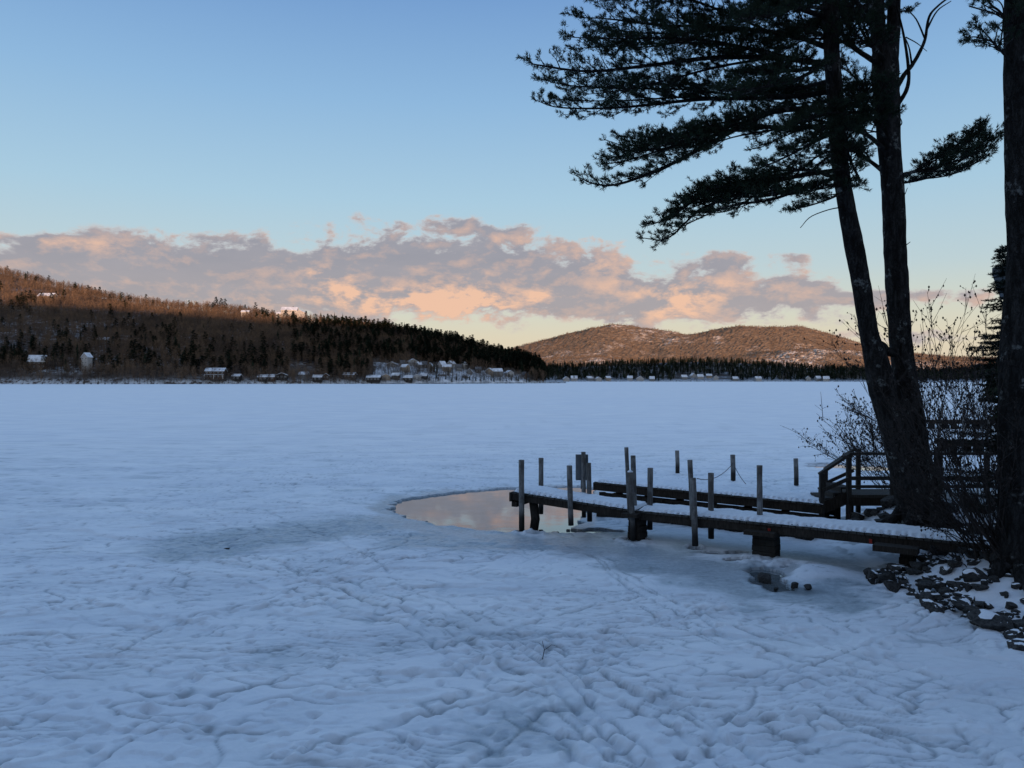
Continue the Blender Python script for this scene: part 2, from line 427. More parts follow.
def lake_height(X, Y, detail=True):
    near = sstep(60, 22, Y)
    wx = .5*pnoise(X*.7, Y*.7, 11); wy = .5*pnoise(X*.7, Y*.7, 12)
    # wind-shaped pillows with channels between
    q = pnoise(X*1.05+wx*.9, Y*1.9+wy*.9, 21); q2 = pnoise(X*2.3+wx*1.4, Y*4.4+wy*1.4, 22)
    pr1 = sstep(-.25, .10, pnoise(X*.8, Y*1.1, 23)); pr2 = sstep(-.05, .25, pnoise(X*1.3, Y*1.9, 24))
    worm = 1-(1-sstep(.0, .11, np.abs(q)))*pr1; worm2 = 1-(1-sstep(0, .15, np.abs(q2)))*pr2
    zone = .25+.75*sstep(-.15, .4, pnoise(X*.22, Y*.3, 31)+.12)
    zoneR = sstep(-.2, .3, pnoise(X*.3, Y*.3, 33))
    pl = sstep(-.10, .0, fbm(X*.62+wx, Y*1.15+wy, 3, 25, .45)+.10); pl2 = sstep(.05, .12, fbm(X*1.2+wy, Y*2.3+wx, 3, 26, .4))
    st = pnoise(X*.45+wx*2.2, Y*5.5+wy*3.0, 27); strk = (1-sstep(0, .16, np.abs(st)))*sstep(-.1, .25, pnoise(X*.35, Y*.5, 28))
    h = .034*(worm-.6)*zone+.020*(worm2-.6)*(.3+.7*zoneR)+.030*(pl-.5)+.020*pl2-.022*strk+.016*fbm(X*1.3, Y*2.0, 2, 41)+.006*fbm(X*7, Y*10, 3, 44)
    h = h*near*sstep(3, 9, Y+2)+.05*fbm(X*.16, Y*.3, 3, 51)*near
    groove_ice_shade = ((1-worm)*.9*zone+.6*(1-worm2)*(.4+.6*zoneR)+.38*(1-pl)*(.6+.5*pnoise(X*7, Y*10, 29))+.5*strk)*near  # colour mask: bare ice between plates plus painted groove shade
    core = .8*(1-sstep(.0, .045, np.abs(q)))*pr1*zone+.6*(1-sstep(0, .06, np.abs(q2)))*pr2*zoneR+.5*(1-sstep(0, .06, np.abs(st)))*(strk > 0)*sstep(-.1, .25, pnoise(X*.35, Y*.5, 28))  # narrow cracks get their shade as darker colour
    core = core*near
    if detail:
        wX = X+.18*pnoise(X*.8, Y*.8, 61)+.05*pnoise(X*4, Y*4, 64); wY = Y+.18*pnoise(X*.8, Y*.8, 62)+.05*pnoise(X*4, Y*4, 65)
        for pts, w, dep, twin in TRACKS:
            dd = seg_d(wX, wY, pts); w = w*.62
            if twin: dd = np.abs(dd-twin)
            k = np.exp(-(dd/w)**2)*(.35+.65*sstep(-.15, .2, pnoise(X*1.3, Y*1.3, 63+len(pts)))); h -= dep*k-.35*dep*np.exp(-((dd-2*w)/w)**2); groove_ice_shade = groove_ice_shade+.55*k; core = core+.8*np.exp(-(dd/(w*.6))**2)*sstep(-.2, .2, pnoise(X*2.3, Y*2.3, 66))
        for (sx, sy, r, dep, a) in STEPS:
            lo, hi = np.searchsorted(Y, sy-.5), np.searchsorted(Y, sy+.5)      # rows are sorted by Y
            m = lo+np.nonzero(np.abs(X[lo:hi]-sx) < .5)[0]
            if len(m) == 0: continue
            ca, sa = math.cos(a), math.sin(a)
            u = ((X[m]-sx)*ca+(Y[m]-sy)*sa)/(r*1.5); v = (-(X[m]-sx)*sa+(Y[m]-sy)*ca)/r
            k = np.exp(-(u*u+v*v)**1.4); rim = np.exp(-((np.hypot(u, v)-1.5)/.5)**2)
            h[m] += -dep*k+.2*dep*rim; groove_ice_shade[m] += .4*k; core[m] += .8*np.exp(-(u*u+(v+.3)**2)*5)
    lake_height.core = core
    return h, np.clip(groove_ice_shade, 0, 1)
def ice_mask(X, Y, sd):
    n = fbm(X*.9, Y*.9, 4, 71); n2 = fbm(X*3, Y*4, 3, 72)
    m = np.zeros(X.shape)
    def add(k): nonlocal m; m = np.maximum(m, k)
    add(sstep(1.1, .1, sd+.5*n)*.9*sstep(30, 26, Y))
    add(sstep(1.25, .5, ell(X, Y, *P(470, 542), 2.7, 1.5)+.3*n)*.8)
    bd = seg_d(X, Y, [P(520, 540), P(600, 546), P(690, 566), P(760, 584), P(800, 592)])
    add(sstep(1.9, .5, bd+.9*n)*.95)
    bd = seg_d(X, Y, [P(205, 549), P(260, 540), P(330, 532), P(395, 524)])
    add(sstep(2.1, .7, bd+.5*n+.25*n2)*.8)
    bd = seg_d(X, Y, [P(395, 524), P(450, 533), P(500, 541)])
    add(sstep(1.1, .4, bd+.3*n)*.8)
    add(sstep(1.2, .3, ell(X, Y, *P(505, 735), 1.0, .7)+.5*n+.5*n2)*.6)
    add(sstep(1.2, .3, ell(X, Y, *P(290, 662), .8, .6)+.5*n+.5*n2)*.4)
    add(sstep(1.2, .3, ell(X, Y, *P(450, 640), 1.4, .8)+.6*n+.5*n2)*.25)
    # shelf between the docks and under the front one
    bd = seg_d(X, Y, [P(600, 520), P(700, 532), P(790, 556), P(860, 562)])
    add(sstep(1.2, .6, bd+.5*n)*.35)
    bd = seg_d(X, Y, [P(775, 553), P(820, 563), P(866, 569)])
    add(sstep(.75, .35, bd+.25*n)*.85)
    return m
def far_spots(X, Y):
    # wind-blown holes and ridges in the middle distance
    return sstep(.34, .6, pnoise(X*.5, Y*1.2, 81)+.35*pnoise(X*2, Y*4, 82))*sstep(18, 24, Y)*sstep(90, 40, Y)
def ground(X, Y, detail=True):
    X = np.atleast_1d(np.asarray(X, float)); Y = np.atleast_1d(np.asarray(Y, float))
    h, gr = lake_height(X, Y, detail)
    d = land(X, Y)
    rise = sstep(-.3, 2.6, d)*.8+np.clip(d-1.5, 0, 30)*.06+.05*fbm(X*1.1, Y*1.1, 3, 91)*sstep(0, 1, d)
    z = .06+h*(1-.5*sstep(0, 1, d))
    z = z+rise
    # snow hummock by the middle pier
    z = z+.24*np.exp(-(ell(X, Y, P(800, 576)[0], P(800, 577)[1]+.25, .62, .55)**2)**1.3)
    z = z+.06*np.exp(-(ell(X, Y, *P(545, 545), .5, .35)**2))
    return z, gr, d
def make_lake():
    ys = [-60, -30, -15, -8, -3, 0, 2, 4, 5, 6, 6.6]; y = 7.0
    while y < 60: ys.append(y); y += max(.022, .0022*y if y < 25 else .0035*y)
    while y < 4200: ys.append(y); y *= 1.06
    ys.append(6500)
    xs = []; x = 0.0; pos = []
    while x < 60:
        pos.append(x); x += .031 if x < 9.5 else .031*(1+(x-9.5)*.6)
    while x < 7000: pos.append(x); x *= 1.25
    xs = np.array(sorted([-p for p in pos[1:]]+pos)); ys = np.array(ys)
    X, Y = np.meshgrid(xs, ys)
    z, gr, d = ground(X.ravel(), Y.ravel()); z = z.reshape(X.shape); gr = gr.reshape(X.shape); d = d.reshape(X.shape)
    jag = .17*fbm(X*1.8, Y*2.2, 4, 95)
    sd = poly_sd(X, Y, _pX, _pY)+jag
    ice = ice_mask(X, Y, sd)*sstep(.9, .3, d)
    dark = np.zeros(X.shape)
    # flatten ice
    hz = sstep(1.6, .6, seg_d(X, Y, [P(205, 549), P(260, 540), P(330, 532), P(395, 524)]))
    z = z*(1-.75*ice)+ice*.02*.75+.035*hz*(np.abs(pnoise(X*3.2, Y*4.2, 48))-.25)+.010*ice*fbm(X*5, Y*7, 3, 47)
    hole = sd.copy()
    for (c, rx, ry) in SMALL_POOLS:
        e = (ell(X, Y, c[0], c[1], rx, ry)-1)*min(rx, ry)+.7*jag
        hole = np.minimum(hole, e)
    near = hole < .6
    z = z*(1-.9*sstep(1.6, .2, hole))
    z = np.maximum(z, -.015)
    # ledge ridges of refrozen slush round the pool
    z = z+.022*np.exp(-((hole-.10)/.07)**2)*sstep(-.2, .3, pnoise(X*1.5, Y*1.5, 96)+.1)
    z = np.where(hole < .0, -.13, z)
    for (c, rr) in ((P(522, 533), .22), (P(535, 535), .26), (P(634, 542), .42), (P(695, 547), .2), (P(766, 562), .5)):   # refrozen slush collars
        e = np.hypot(X-c[0], Y-c[1])/rr+.35*pnoise(X*7, Y*7, 100)
        z = np.where(hole > .02, z+.055*np.exp(-((e-.8)/.35)**2), z); ice = np.where(hole > .02, ice*(1-.6*np.exp(-((e-.9)/.4)**2)), ice)
    mc = P(806, 573); md = np.exp(-(ell(X, Y, mc[0], mc[1], .85, .75)**2)**1.5)*(hole > .02)
    z = z+.20*md*sstep(.02, .3, hole); ice = ice*(1-.95*sstep(.1, .5, md)); dark = dark*(1-.9*sstep(.2, .6, md))
    dark = np.maximum(dark, sstep(.06, .0, hole)*.5)
    dark = np.maximum(dark, sstep(.45, .05, np.abs(ell(X, Y, *P(768, 572), 1.0, 1.0)-.3)+.3*pnoise(X*3, Y*3, 97))*.55*sstep(18, 17, Y))
    dark = np.maximum(dark, sstep(1.15, .5, ell(X, Y, *P(797, 592), .62, .30)+.35*pnoise(X*3, Y*4, 99))*.8)
    dark = np.maximum(dark, np.clip(lake_height.core, 0, 1).reshape(X.shape)*.55*(1-sstep(.2, .8, d)))  # painted shade of cracks, tracks and footprints
    ice = np.clip(ice+.5*gr*(1-sstep(.2, .8, d))+.30*far_spots(X, Y), 0, 1)  # groove shade is mixed into the ice tint
    # dark mud/leaf litter showing through by the shore
    lit = sstep(.25, .55, fbm(X*1.3, Y*1.3, 4, 98)+.25)*sstep(-.1, .5, d)*sstep(12.5, 16, Y)*sstep(34, 22, Y)
    dark = np.maximum(dark, lit*.55)
    under = sstep(.5, .2, seg_d(X, Y, [(3.2, 24.1), (8.3, 20.3), (9.6, 20.6), (11.5, 19.5)])-.8)  # shade painted on the snow beneath the farther dock and landing
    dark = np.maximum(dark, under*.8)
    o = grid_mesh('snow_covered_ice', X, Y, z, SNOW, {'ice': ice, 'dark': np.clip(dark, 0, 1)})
    tag(o, kind='structure')
    m = MB(); m.add([(-9, 12, -.035), (27, 12, -.035), (27, 42, -.035), (-9, 42, -.035)], [(0, 1, 2, 3)])
    tag(m.build('water', WATER), kind='structure')
make_lake()
def gz(x, y): return float(ground(x, y, False)[0][0])

# ------------------------------------------------------------------ far terrain
def hill_mat(name, c1, c2, c3, sc1, snowamt, stretch=(1, 1, 1)):
    m, t, b = mat(name)
    pos = t.scale(t.node('ShaderNodeNewGeometry').outputs['Position'], stretch)
    n = t.noise(pos, sc1, 6, .7); n2 = t.noise(pos, sc1*6, 5, .7); n3 = t.noise(pos, sc1*.35, 4, .55)
    c = t.mix(t.mr(n2, .3, .7), c1, c2)
    sn = t.m('MULTIPLY', t.mr(n3, .52-snowamt, .66-snowamt), t.mr(t.m('ADD', n2, t.m('MULTIPLY', n, .6)), .74, .98))
    if name == 'mountain_ground':
        sn = t.m('MULTIPLY', t.mr(t.m('ADD', t.m('MULTIPLY', n3, .5), t.m('MULTIPLY', n, .5)), .50, .62), t.mr(n2, .40, .62))
    zz = t.node('ShaderNodeSeparateXYZ'); t.put(zz.inputs[0], t.node('ShaderNodeNewGeometry').outputs['Position'])
    sn = t.m('MAXIMUM', sn, t.m('MULTIPLY', t.mr(zz.outputs[2], 9, 1.5), t.mr(n2, .40, .55)))
    c = t.mix(t.m('MULTIPLY', sn, 1.0, clamp=True), c, c3)
    t.put(b.inputs['Base Color'], c); b.inputs['Roughness'].default_value = .95; b.inputs['Specular IOR Level'].default_value = 0
    bump(t, b, n2, 6, .8)
    return m
HILLG = hill_mat('wooded_hill_ground', (.07, .055, .048), (.13, .105, .09), (.55, .6, .66), .03, .06)
SHOREG = hill_mat('village_slope_ground', (.06, .055, .055), (.10, .09, .085), (.6, .66, .74), .05, .14)
MOUNT = hill_mat('mountain_ground', (.11, .08, .058), (.19, .145, .105), (.60, .55, .50), .006, .02)
# left hill, described along rays from the shore
_hp = np.array([-700, -300, 0, 50, 100, 150, 200, 250, 300, 350, 400, 440, 480, 520, 540, 548, 560])
_hy = np.array([235, 250, 266, 278, 289, 298, 303, 308, 314, 320, 325.5, 333, 343, 352, 362, 372, 380.0])
_hr = np.array([1500, 1350, 1250, 1200, 1150, 1100, 1050, 1020, 1000, 1000, 1000, 1000, 1010, 1020, 1020, 1020, 1020])
_hs = np.array([700, 700, 720, 720, 720, 730, 740, 760, 780, 790, 800, 820, 850, 890, 920, 940, 960])
TREEH = 13
def left_hill(X, Y):
    p = X/np.maximum(Y, 1)*F+CX
    yr = np.interp(p, _hp, _hr); ys = np.interp(p, _hp, _hs); zr = (HY-np.interp(p, _hp, _hy))/F*yr+CH-TREEH
    zr = np.where(p > 545, np.minimum(zr, (HY-380)/F), zr)
    zr = np.maximum(zr, -3)
    t = (Y-ys)/(yr-ys)
    pr = np.where(t < 1, np.clip(t, 0, 1)**.86, 1-.35*np.clip(t-1, 0, 2)**1.2)
    z = zr*pr+1.2*sstep(0, .03, t)+np.where(t < 0, -3, 0)+3.0*fbm(X*.012, Y*.012, 4, 101)*sstep(.05, .4, t)*sstep(-5, 20, zr)
    return z, t, p
def make_left_hill():
    r = np.concatenate([np.linspace(690, 1300, 130), np.linspace(1320, 2100, 20)])
    p = np.linspace(-900, 566, 420)
    PP, Y = np.meshgrid(p, r); X = (PP-CX)*Y/F
    z, t, _ = left_hill(X, Y)
    o = grid_mesh('wooded_hillside', X, Y, z, HILLG); tag(o, kind='structure')
make_left_hill()
# far shore low hills
def far_shore(X, Y):
    p = X/np.maximum(Y, 1)*F+CX
    top = np.interp(p, [300, 480, 540, 600, 650, 700, 760, 820, 870, 940, 1000, 1100, 1400], [368, 366, 363, 361, 358, 357, 360, 364, 366, 368, 364, 362, 360])+1.2*pnoise(p*.03, p*0, 111)
    ys = np.interp(p, [300, 560, 800, 900, 1000, 1200], [1750, 1800, 1850, 1700, 1400, 1200])
    yr = ys+380; zr = (HY-top)/F*yr+CH-15
    t = (Y-ys)/(yr-ys)
    z = zr*np.where(t < 1, np.clip(t, 0, 1)**1.15, 1-.4*np.clip(t-1, 0, 2))+1.5*sstep(0, .03, t)+np.where(t < 0, -3, 0)+1.5*fbm(X*.01, Y*.01, 3, 112)*sstep(.1, .5, t)
    return z, t, p
def make_far_shore():
    Y, PP = np.meshgrid(np.linspace(1150, 2900, 110), np.linspace(300, 1500, 260), indexing='ij'); X = (PP-CX)*Y/F
    z, t, _ = far_shore(X, Y)
    tag(grid_mesh('far_shore_hills', X, Y, z, SHOREG), kind='structure')
make_far_shore()
# mountains
def mountains(X, Y):
    p = X/np.maximum(Y, 1)*F+CX
    def ridge(pp, yy, Yr, wid, seed, back=1.0):
        top = np.interp(p, pp, yy)
        zr = (HY-top)/F*Yr+CH-8
        t = (Y-Yr)/wid
        return zr*np.where(t < 0, np.exp(-(t*1.15)**2), np.exp(-(t*.7*back)**2)), zr
    a, _ = ridge([300, 440, 480, 520, 545, 570, 590, 612, 640, 670, 700, 730, 760, 790, 850, 1500], [372, 362, 356, 345.5, 339, 332, 326.5, 324, 326.5, 331, 338, 348, 356, 360, 366, 372], 4700, 900, 1)
    b, _ = ridge([560, 600, 640, 680, 710, 740, 775, 795, 815, 840, 870, 900, 950, 1000, 1060, 1500], [366, 352, 340, 334, 329.5, 326, 324.5, 325, 329, 337, 345.5, 351, 356, 356, 352, 345], 4500, 800, 2)
    c, _ = ridge([620, 690, 740, 790, 830, 870, 920, 1000, 1500], [374, 364, 354, 347, 346, 350, 357, 362, 364], 3800, 500, 3)
    e, _ = ridge([300, 460, 500, 540, 600, 680, 740, 800], [372, 368, 362, 357, 355, 362, 368, 374], 3600, 450, 4)
    f, _ = ridge([560, 640, 690, 720, 760, 800, 860], [378, 362, 347, 343, 345, 356, 372], 4150, 420, 5)
    z = np.maximum(np.maximum(a, b), np.maximum(c, np.maximum(e, f)))
    # fold and gully noise
    z = z*(1+.05*fbm(X*.0035, Y*.003, 4, 121))-14*np.abs(pnoise(X*.006, Y*.0025, 122))*sstep(60, 160, z)*sstep(4700, 4300, Y)
    return z
def make_mountains():
    Y, PP = np.meshgrid(np.linspace(2700, 6000, 300), np.linspace(250, 1500, 620), indexing='ij'); X = (PP-CX)*Y/F
    z = mountains(X, Y)+rng.uniform(-3, 5, X.shape)*1.0
    tag(grid_mesh('mountains', X, Y, z-3, MOUNT, smooth=False), kind='structure')
make_mountains()
# ridge behind the viewer that keeps the low sun off the lake
def make_back_ridge():
    X, Y = np.meshgrid(np.linspace(-4500, 6500, 160), np.concatenate([np.linspace(-2200, -60, 56), np.linspace(-50, -5, 14)]))
    top = 74+math.tan(SUN_EL)*1.044*1800+3.0
    top = top+26*sstep(330, -120, X)
    prof = np.exp(-(np.abs(Y+800)/330)**2.2)*top+30*sstep(-5, -22, Y)*sstep(-260, -60, Y)  # second term: unseen near bank, added to dim the foreground snow
    z = prof-1+3.0*fbm(X*.01, Y*.01, 3, 131)*sstep(-40, -300, Y)
    tag(grid_mesh('unseen_ridge_and_added_bank', X, Y, z, HILLG), kind='structure')
make_back_ridge()

# ------------------------------------------------------------------ distant woods
def tri_fan(branches):
    V = []; Fc = []
    for (a, b, w) in branches:
        a = np.array(a, float); b = np.array(b, float); d_ = b-a; s_ = np.cross(d_, rng.normal(size=3)); s_ /= np.linalg.norm(s_)+1e-9
        i = len(V); V += [a-s_*w/2, a+s_*w/2, b]; Fc.append((i, i+1, i+2))
    return np.array(V), np.array(Fc)
def bare_template(n=30, h=14, w=.22):
    br = [((0, 0, -1), (rng.uniform(-.4, .4), rng.uniform(-.4, .4), h*.8), .45), ((0, 0, -1), (0, 0, h*.7), .45)]
    for k in range(n):
        z = h*rng.uniform(.25, .9); a = rng.uniform(0, 2*PI); L = (h-z)*.55+1.2; rr = rng.uniform(.5, 1)*L
        r0 = rng.uniform(0, 1.6)*(1-z/h)
        br.append(((r0*math.cos(a), r0*math.sin(a), z), ((r0+rr*.7)*math.cos(a+.3), (r0+rr*.7)*math.sin(a+.3), min(h*1.02, z+rr*1.0)), w*rng.uniform(.7, 1.3)))
    return tri_fan(br)
def conifer_template(h=18, rad=3.6, tiers=9, arms=9, ragged=.3):
    V = []; Fc = []
    a0 = rng.uniform(0, 6)
    V += [(-.25, 0, -1), (.25, 0, -1), (0, 0, h*.6), (0, -.25, -1), (0, .25, -1)]; Fc += [(0, 1, 2), (3, 4, 2)]
    for t_ in range(tiers):
        f = t_/(tiers-1); z = h*(.12+.86*f); r = rad*(1-f)**.75*(1+rng.uniform(-ragged, ragged))+.25
        for k in range(arms):
            a = a0+2*PI*k/arms+t_*.7+rng.uniform(-.2, .2); rr = r*rng.uniform(.65, 1.15); w = r*.52+.15
            tip = (rr*math.cos(a), rr*math.sin(a), z-.10*r+rng.uniform(-.3, .3)); i = len(V)
            V += [(-w*math.sin(a)*.6, w*math.cos(a)*.6, z+h*.06), (w*math.sin(a)*.6, -w*math.cos(a)*.6, z+h*.06), tip, (0, 0, z+h*.16), (rr*.55*math.cos(a), rr*.55*math.sin(a), z-h*.03)]
            Fc += [(i, i+1, i+2), (i+3, i, i+2), (i+1, i+3, i+2), (i, i+1, i+4)]
    return np.array(V, float), np.array(Fc)
def pine_template(h=19):
    """irregular white pine: lumpy tufted crown on a visible trunk"""
    V = []; Fc = []
    V += [(-.3, 0, -1), (.3, 0, -1), (0, 0, h), (0, -.3, -1), (0, .3, -1)]; Fc += [(0, 1, 2), (3, 4, 2)]
    for t_ in range(11):
        f = t_/10; z = h*(.22+.76*f); r = (5.6*(1-f)**.45+1.1)*rng.uniform(.55, 1.3)
        for k in range(6):
            a = rng.uniform(0, 2*PI); rr = r*rng.uniform(.5, 1.1)
            c = np.array((rr*.55*math.cos(a), rr*.55*math.sin(a), z+rng.uniform(-.6, .6)))
            for q in range(7):
                b = rng.uniform(0, 2*PI); l = rng.uniform(.8, 2.1)*(1.2-.4*f)
                p1 = c+np.array((l*math.cos(b), l*math.sin(b), rng.uniform(-.3, .8))); p2 = c+np.array((l*math.cos(b+1.2), l*math.sin(b+1.2), rng.uniform(-.5, .3)))
                i = len(V); V += [c, p1, p2]; Fc.append((i, i+1, i+2))
    return np.array(V, float), np.array(Fc)
def scatter(name, temps, pos, scl, mat_):
    Vs = []; Fs = []; o = 0
    idx = rng.integers(0, len(temps), len(pos)); rot = rng.uniform(0, 2*PI, len(pos))
    for k, (TV, TF) in enumerate(temps):
        s_ = np.where(idx == k)[0]
        if len(s_) == 0: continue
        ca, sa = np.cos(rot[s_]), np.sin(rot[s_]); q = scl[s_]
        X = (TV[None, :, 0]*ca[:, None]-TV[None, :, 1]*sa[:, None])*q[:, None]+pos[s_, 0][:, None]
        Y = (TV[None, :, 0]*sa[:, None]+TV[None, :, 1]*ca[:, None])*q[:, None]+pos[s_, 1][:, None]
        Z = TV[None, :, 2]*q[:, None]+pos[s_, 2][:, None]
        Vs.append(np.stack([X, Y, Z], 2).reshape(-1, 3)); n = len(TV)
        Fs.append((TF[None]+(np.arange(len(s_))*n)[:, None, None]+o).reshape(-1, 3)); o += n*len(s_)
    return np_mesh(name, np.concatenate(Vs), np.concatenate(Fs), mat_)
def wood_mat(name, c1, c2):
    m, t, b = mat(name)
    pos = t.node('ShaderNodeNewGeometry').outputs['Position']
    n = t.noise(pos, .035, 4, .6); n2 = t.noise(pos, .3, 2, .5)
    c = t.mix(t.mr(t.m('ADD', t.m('MULTIPLY', n, .6), t.m('MULTIPLY', n2, .4)), .38, .62), c1, c2)
    t.put(b.inputs['Base Color'], c); b.inputs['Roughness'].default_value = .95; b.inputs['Specular IOR Level'].default_value = 0
    return m
BAREM = wood_mat('bare_hardwood', (.072, .056, .048), (.165, .115, .08))
BAREM2 = wood_mat('bare_hardwood_shore', (.085, .078, .076), (.17, .155, .145))
CONM = wood_mat('distant_evergreen', (.010, .016, .012), (.028, .036, .024))
BARE_T = [bare_template() for _ in range(6)]
CON_T = [conifer_template() for _ in range(5)]
PINE_T = [pine_template() for _ in range(4)]
def hill_points(n, p0, p1, t0, t1, fn, rays):
    p = rng.uniform(p0, p1, n); ys, yr = rays
    t = rng.uniform(t0, t1, n)
    Y = ys(p)+(yr(p)-ys(p))*t; X = (p-CX)*Y/F
    z, tt, _ = fn(X, Y)
    return np.stack([X, Y, z], 1), p, t
LH = (lambda p: np.interp(p, _hp, _hs), lambda p: np.interp(p, _hp, _hr))
def in_village(p, t): # snowy clearings on the slope
    return ((p > 372) & (p < 530) & (t < .30+.05*np.sin(p*.09))) | ((p > 290) & (p < 315) & (t > .04) & (t < .2))
# bare hardwoods
ps, p, t = hill_points(19000, -60, 545, .006, 1.06, left_hill, LH)
dense = pnoise(ps[:, 0]*.012, ps[:, 1]*.012, 141)
keep = (~in_village(p, t) | (rng.random(len(p)) < .04)) & (ps[:, 2] > -1) & ((p < 500) | (rng.random(len(p)) < .4))
ps = ps[keep]
o = scatter('bare_woodland', BARE_T, ps, rng.uniform(.7, 1.12, len(ps)), BAREM)
tag(o, 'leafless brown hardwood forest covering the long left hillside', 'forest', kind='stuff')
# evergreens mixed in the woods
n = 5200
ps, p, t = hill_points(n, -60, 545, .04, 1.03, left_hill, LH)
cl = pnoise(ps[:, 0]*.01, ps[:, 1]*.01, 151)+.4*pnoise(ps[:, 0]*.03, ps[:, 1]*.03, 152)
mixp = 1/(1+np.exp(-(p-300+60*pnoise(ps[:, 0]*.006, ps[:, 1]*.006, 153))/16))
probE = .62+.9*cl+.25*(p > 440)
probE = np.where(t < .30, probE*.5, probE+.2*(t > .34))
prob = mixp*probE+(1-mixp)*np.where(p > 9e9, 0, .02+.30*np.clip(cl, 0, 1)*(t > .1)*(t < .7)+.40*(t < .14)+.12*((t < .34) & (t >= .14))+.08*(t > .9))
keep = (rng.random(n) < prob) & ~in_village(p, t) & (ps[:, 2] > -1)
psE = ps[keep]
o = scatter('evergreen_woodland', PINE_T+PINE_T+CON_T[:1], psE, rng.uniform(.6, 1.05, len(psE)), CONM)
tag(o, 'dark evergreen woods mixed through the left hillside above the village', 'forest', kind='stuff')
ps, p, t = hill_points(1500, -40, 440, .001, .03, left_hill, LH)
o = scatter('shore_brush', BARE_T, ps, rng.uniform(.15, .5, len(ps)), BAREM2)
tag(o, 'leafless brush along the snowy left shoreline in front of the cabins', 'brush', kind='stuff')
# brush at the foot of the village slope
ps, p, t = hill_points(1700, 372, 535, .0, .30, left_hill, LH)
o = scatter('slope_brush', BARE_T, ps, rng.uniform(.2, .6, len(ps)), BAREM2)
tag(o, 'scrubby leafless brush dotting the snowy village slope', 'brush', kind='stuff')
# far shore woods
FS = (lambda p: np.interp(p, [300, 560, 800, 900, 1000, 1200], [1750, 1800, 1850, 1700, 1400, 1200]), lambda p: np.interp(p, [300, 560, 800, 900, 1000, 1200], [1750, 1800, 1850, 1700, 1400, 1200])+380)
ps, p, t = hill_points(8200, 470, 1180, .015, 1.05, far_shore, FS)
ok = ~((p > 675) & (p < 730) & (t < .30)) & ~((p > 560) & (p < 655) & (t < .12) & (rng.random(len(p)) < .75)) & ((t > .1) | (rng.random(len(p)) < .45))
ps = ps[ok]
half = rng.random(len(ps)) < .66
o = scatter('far_shore_evergreens', CON_T+PINE_T, ps[half], rng.uniform(.6, 1.0, half.sum()), CONM)
tag(o, 'unbroken dark evergreen forest lining the far shore below the mountains', 'forest', kind='stuff')
o = scatter('far_shore_hardwoods', BARE_T, ps[~half], rng.uniform(.7, 1.1, (~half).sum()), BAREM2)
tag(o, 'grey leafless trees mixed into the far shore forest', 'forest', kind='stuff')
# texture of trees on the lower mountain flanks
p = rng.uniform(440, 1180, 26000); Y = rng.uniform(2900, 4900, 26000); X = (p-CX)*Y/F
z = mountains(X, Y)
kk = z > 25
ps = np.stack([X, Y, z-4], 1)[kk]
MTREE = wood_mat('mountain_hardwood', (.115, .08, .056), (.19, .14, .10))
MT = [bare_template(9, 15, 1.1) for _ in range(4)]
o = scatter('mountain_woods', MT, ps, rng.uniform(.6, 1.1, len(ps)), MTREE)
tag(o, 'russet sunlit woods on the distant mountains', 'forest', kind='stuff')

def single(name, T, loc, s, mat_, cache={}):
    key = (name, id(T), mat_.name)
    if key not in cache:
        o = np_mesh(name, T[0], T[1], mat_); cache[key] = o
    else:
        o = cache[key].copy(); COL.objects.link(o)
    o.location = loc; o.scale = (s, s, s*random.uniform(.9, 1.15)); o.rotation_euler.z = random.uniform(0, 6)
    return o
def row_trees(lst, fn, rays, label, group, kind, cat='tree'):
    for (p, t, s) in lst:
        Y = float(rays[0](p)+(rays[1](p)-rays[0](p))*t); X = (p-CX)*Y/F
        z = float(fn(np.array([X]), np.array([Y]))[0][0])
        T = random.choice({'pine_tree': PINE_T, 'spruce_tree': CON_T, 'bare_tree': BARE_T}[kind])
        o = single(kind, T, (X, Y, z-.3), s, BAREM2 if kind == 'bare_tree' else CONM)
        tag(o, label, cat, group)
R_ = random.uniform
row_trees([(216, 1.0, 1.0), (221, 1.0, 1.08), (225, 1.0, .9)], left_hill, LH, 'one of the tall pines standing above the crest of the left hill', 'crest pines on the left hill', 'pine_tree')
row_trees([(240, 1.0, .62), (245, 1.0, .7), (264, 1.0, .72), (272, 1.0, .7), (238, 1.0, .5)], left_hill, LH, 'small pine on the hill crest between the tall pines and the white hilltop houses', 'small crest pines', 'pine_tree')
row_trees([(p+R_(-3, 3), R_(.9, 1.0), R_(.62, .95)) for p in range(318, 455, 6)], left_hill, LH, 'dark pine on the ridge line above the shore cabins', 'pines on the dark middle ridge', 'pine_tree')
row_trees([(p+R_(-2, 2), R_(.75, 1.0), R_(.75, 1.05)) for p in range(458, 536, 4)], left_hill, LH, 'dense dark pine on the point where the left hill runs down to the lake', 'pines on the point', 'pine_tree')
row_trees([(p+R_(-3, 3), R_(.04, .12), R_(.7, 1.05)) for p in list(range(4, 22, 6))+list(range(56, 84, 4))], left_hill, LH, 'big dark evergreen on the left shore between the two pale houses', 'shore evergreens by the pale houses', 'spruce_tree')
row_trees([(p+R_(-3, 3), R_(.04, .2), R_(.5, .95)) for p in range(112, 290, 11)], left_hill, LH, 'dark evergreen along the left shore near the brown boathouse', 'shore evergreens by the brown boathouse', 'pine_tree')
row_trees([(p+R_(-3, 3), R_(.02, .09), R_(.7, 1.0)) for p in range(-10, 300, 7)], left_hill, LH, 'leafless grey tree standing at the left edge of the lake', 'bare trees on the left shore', 'bare_tree')
row_trees([(p+R_(-3, 3), R_(.02, .09), R_(.6, .95)) for p in range(296, 430, 5)], left_hill, LH, 'leafless grey tree among the row of low cabins', 'bare trees among the cabins', 'bare_tree')
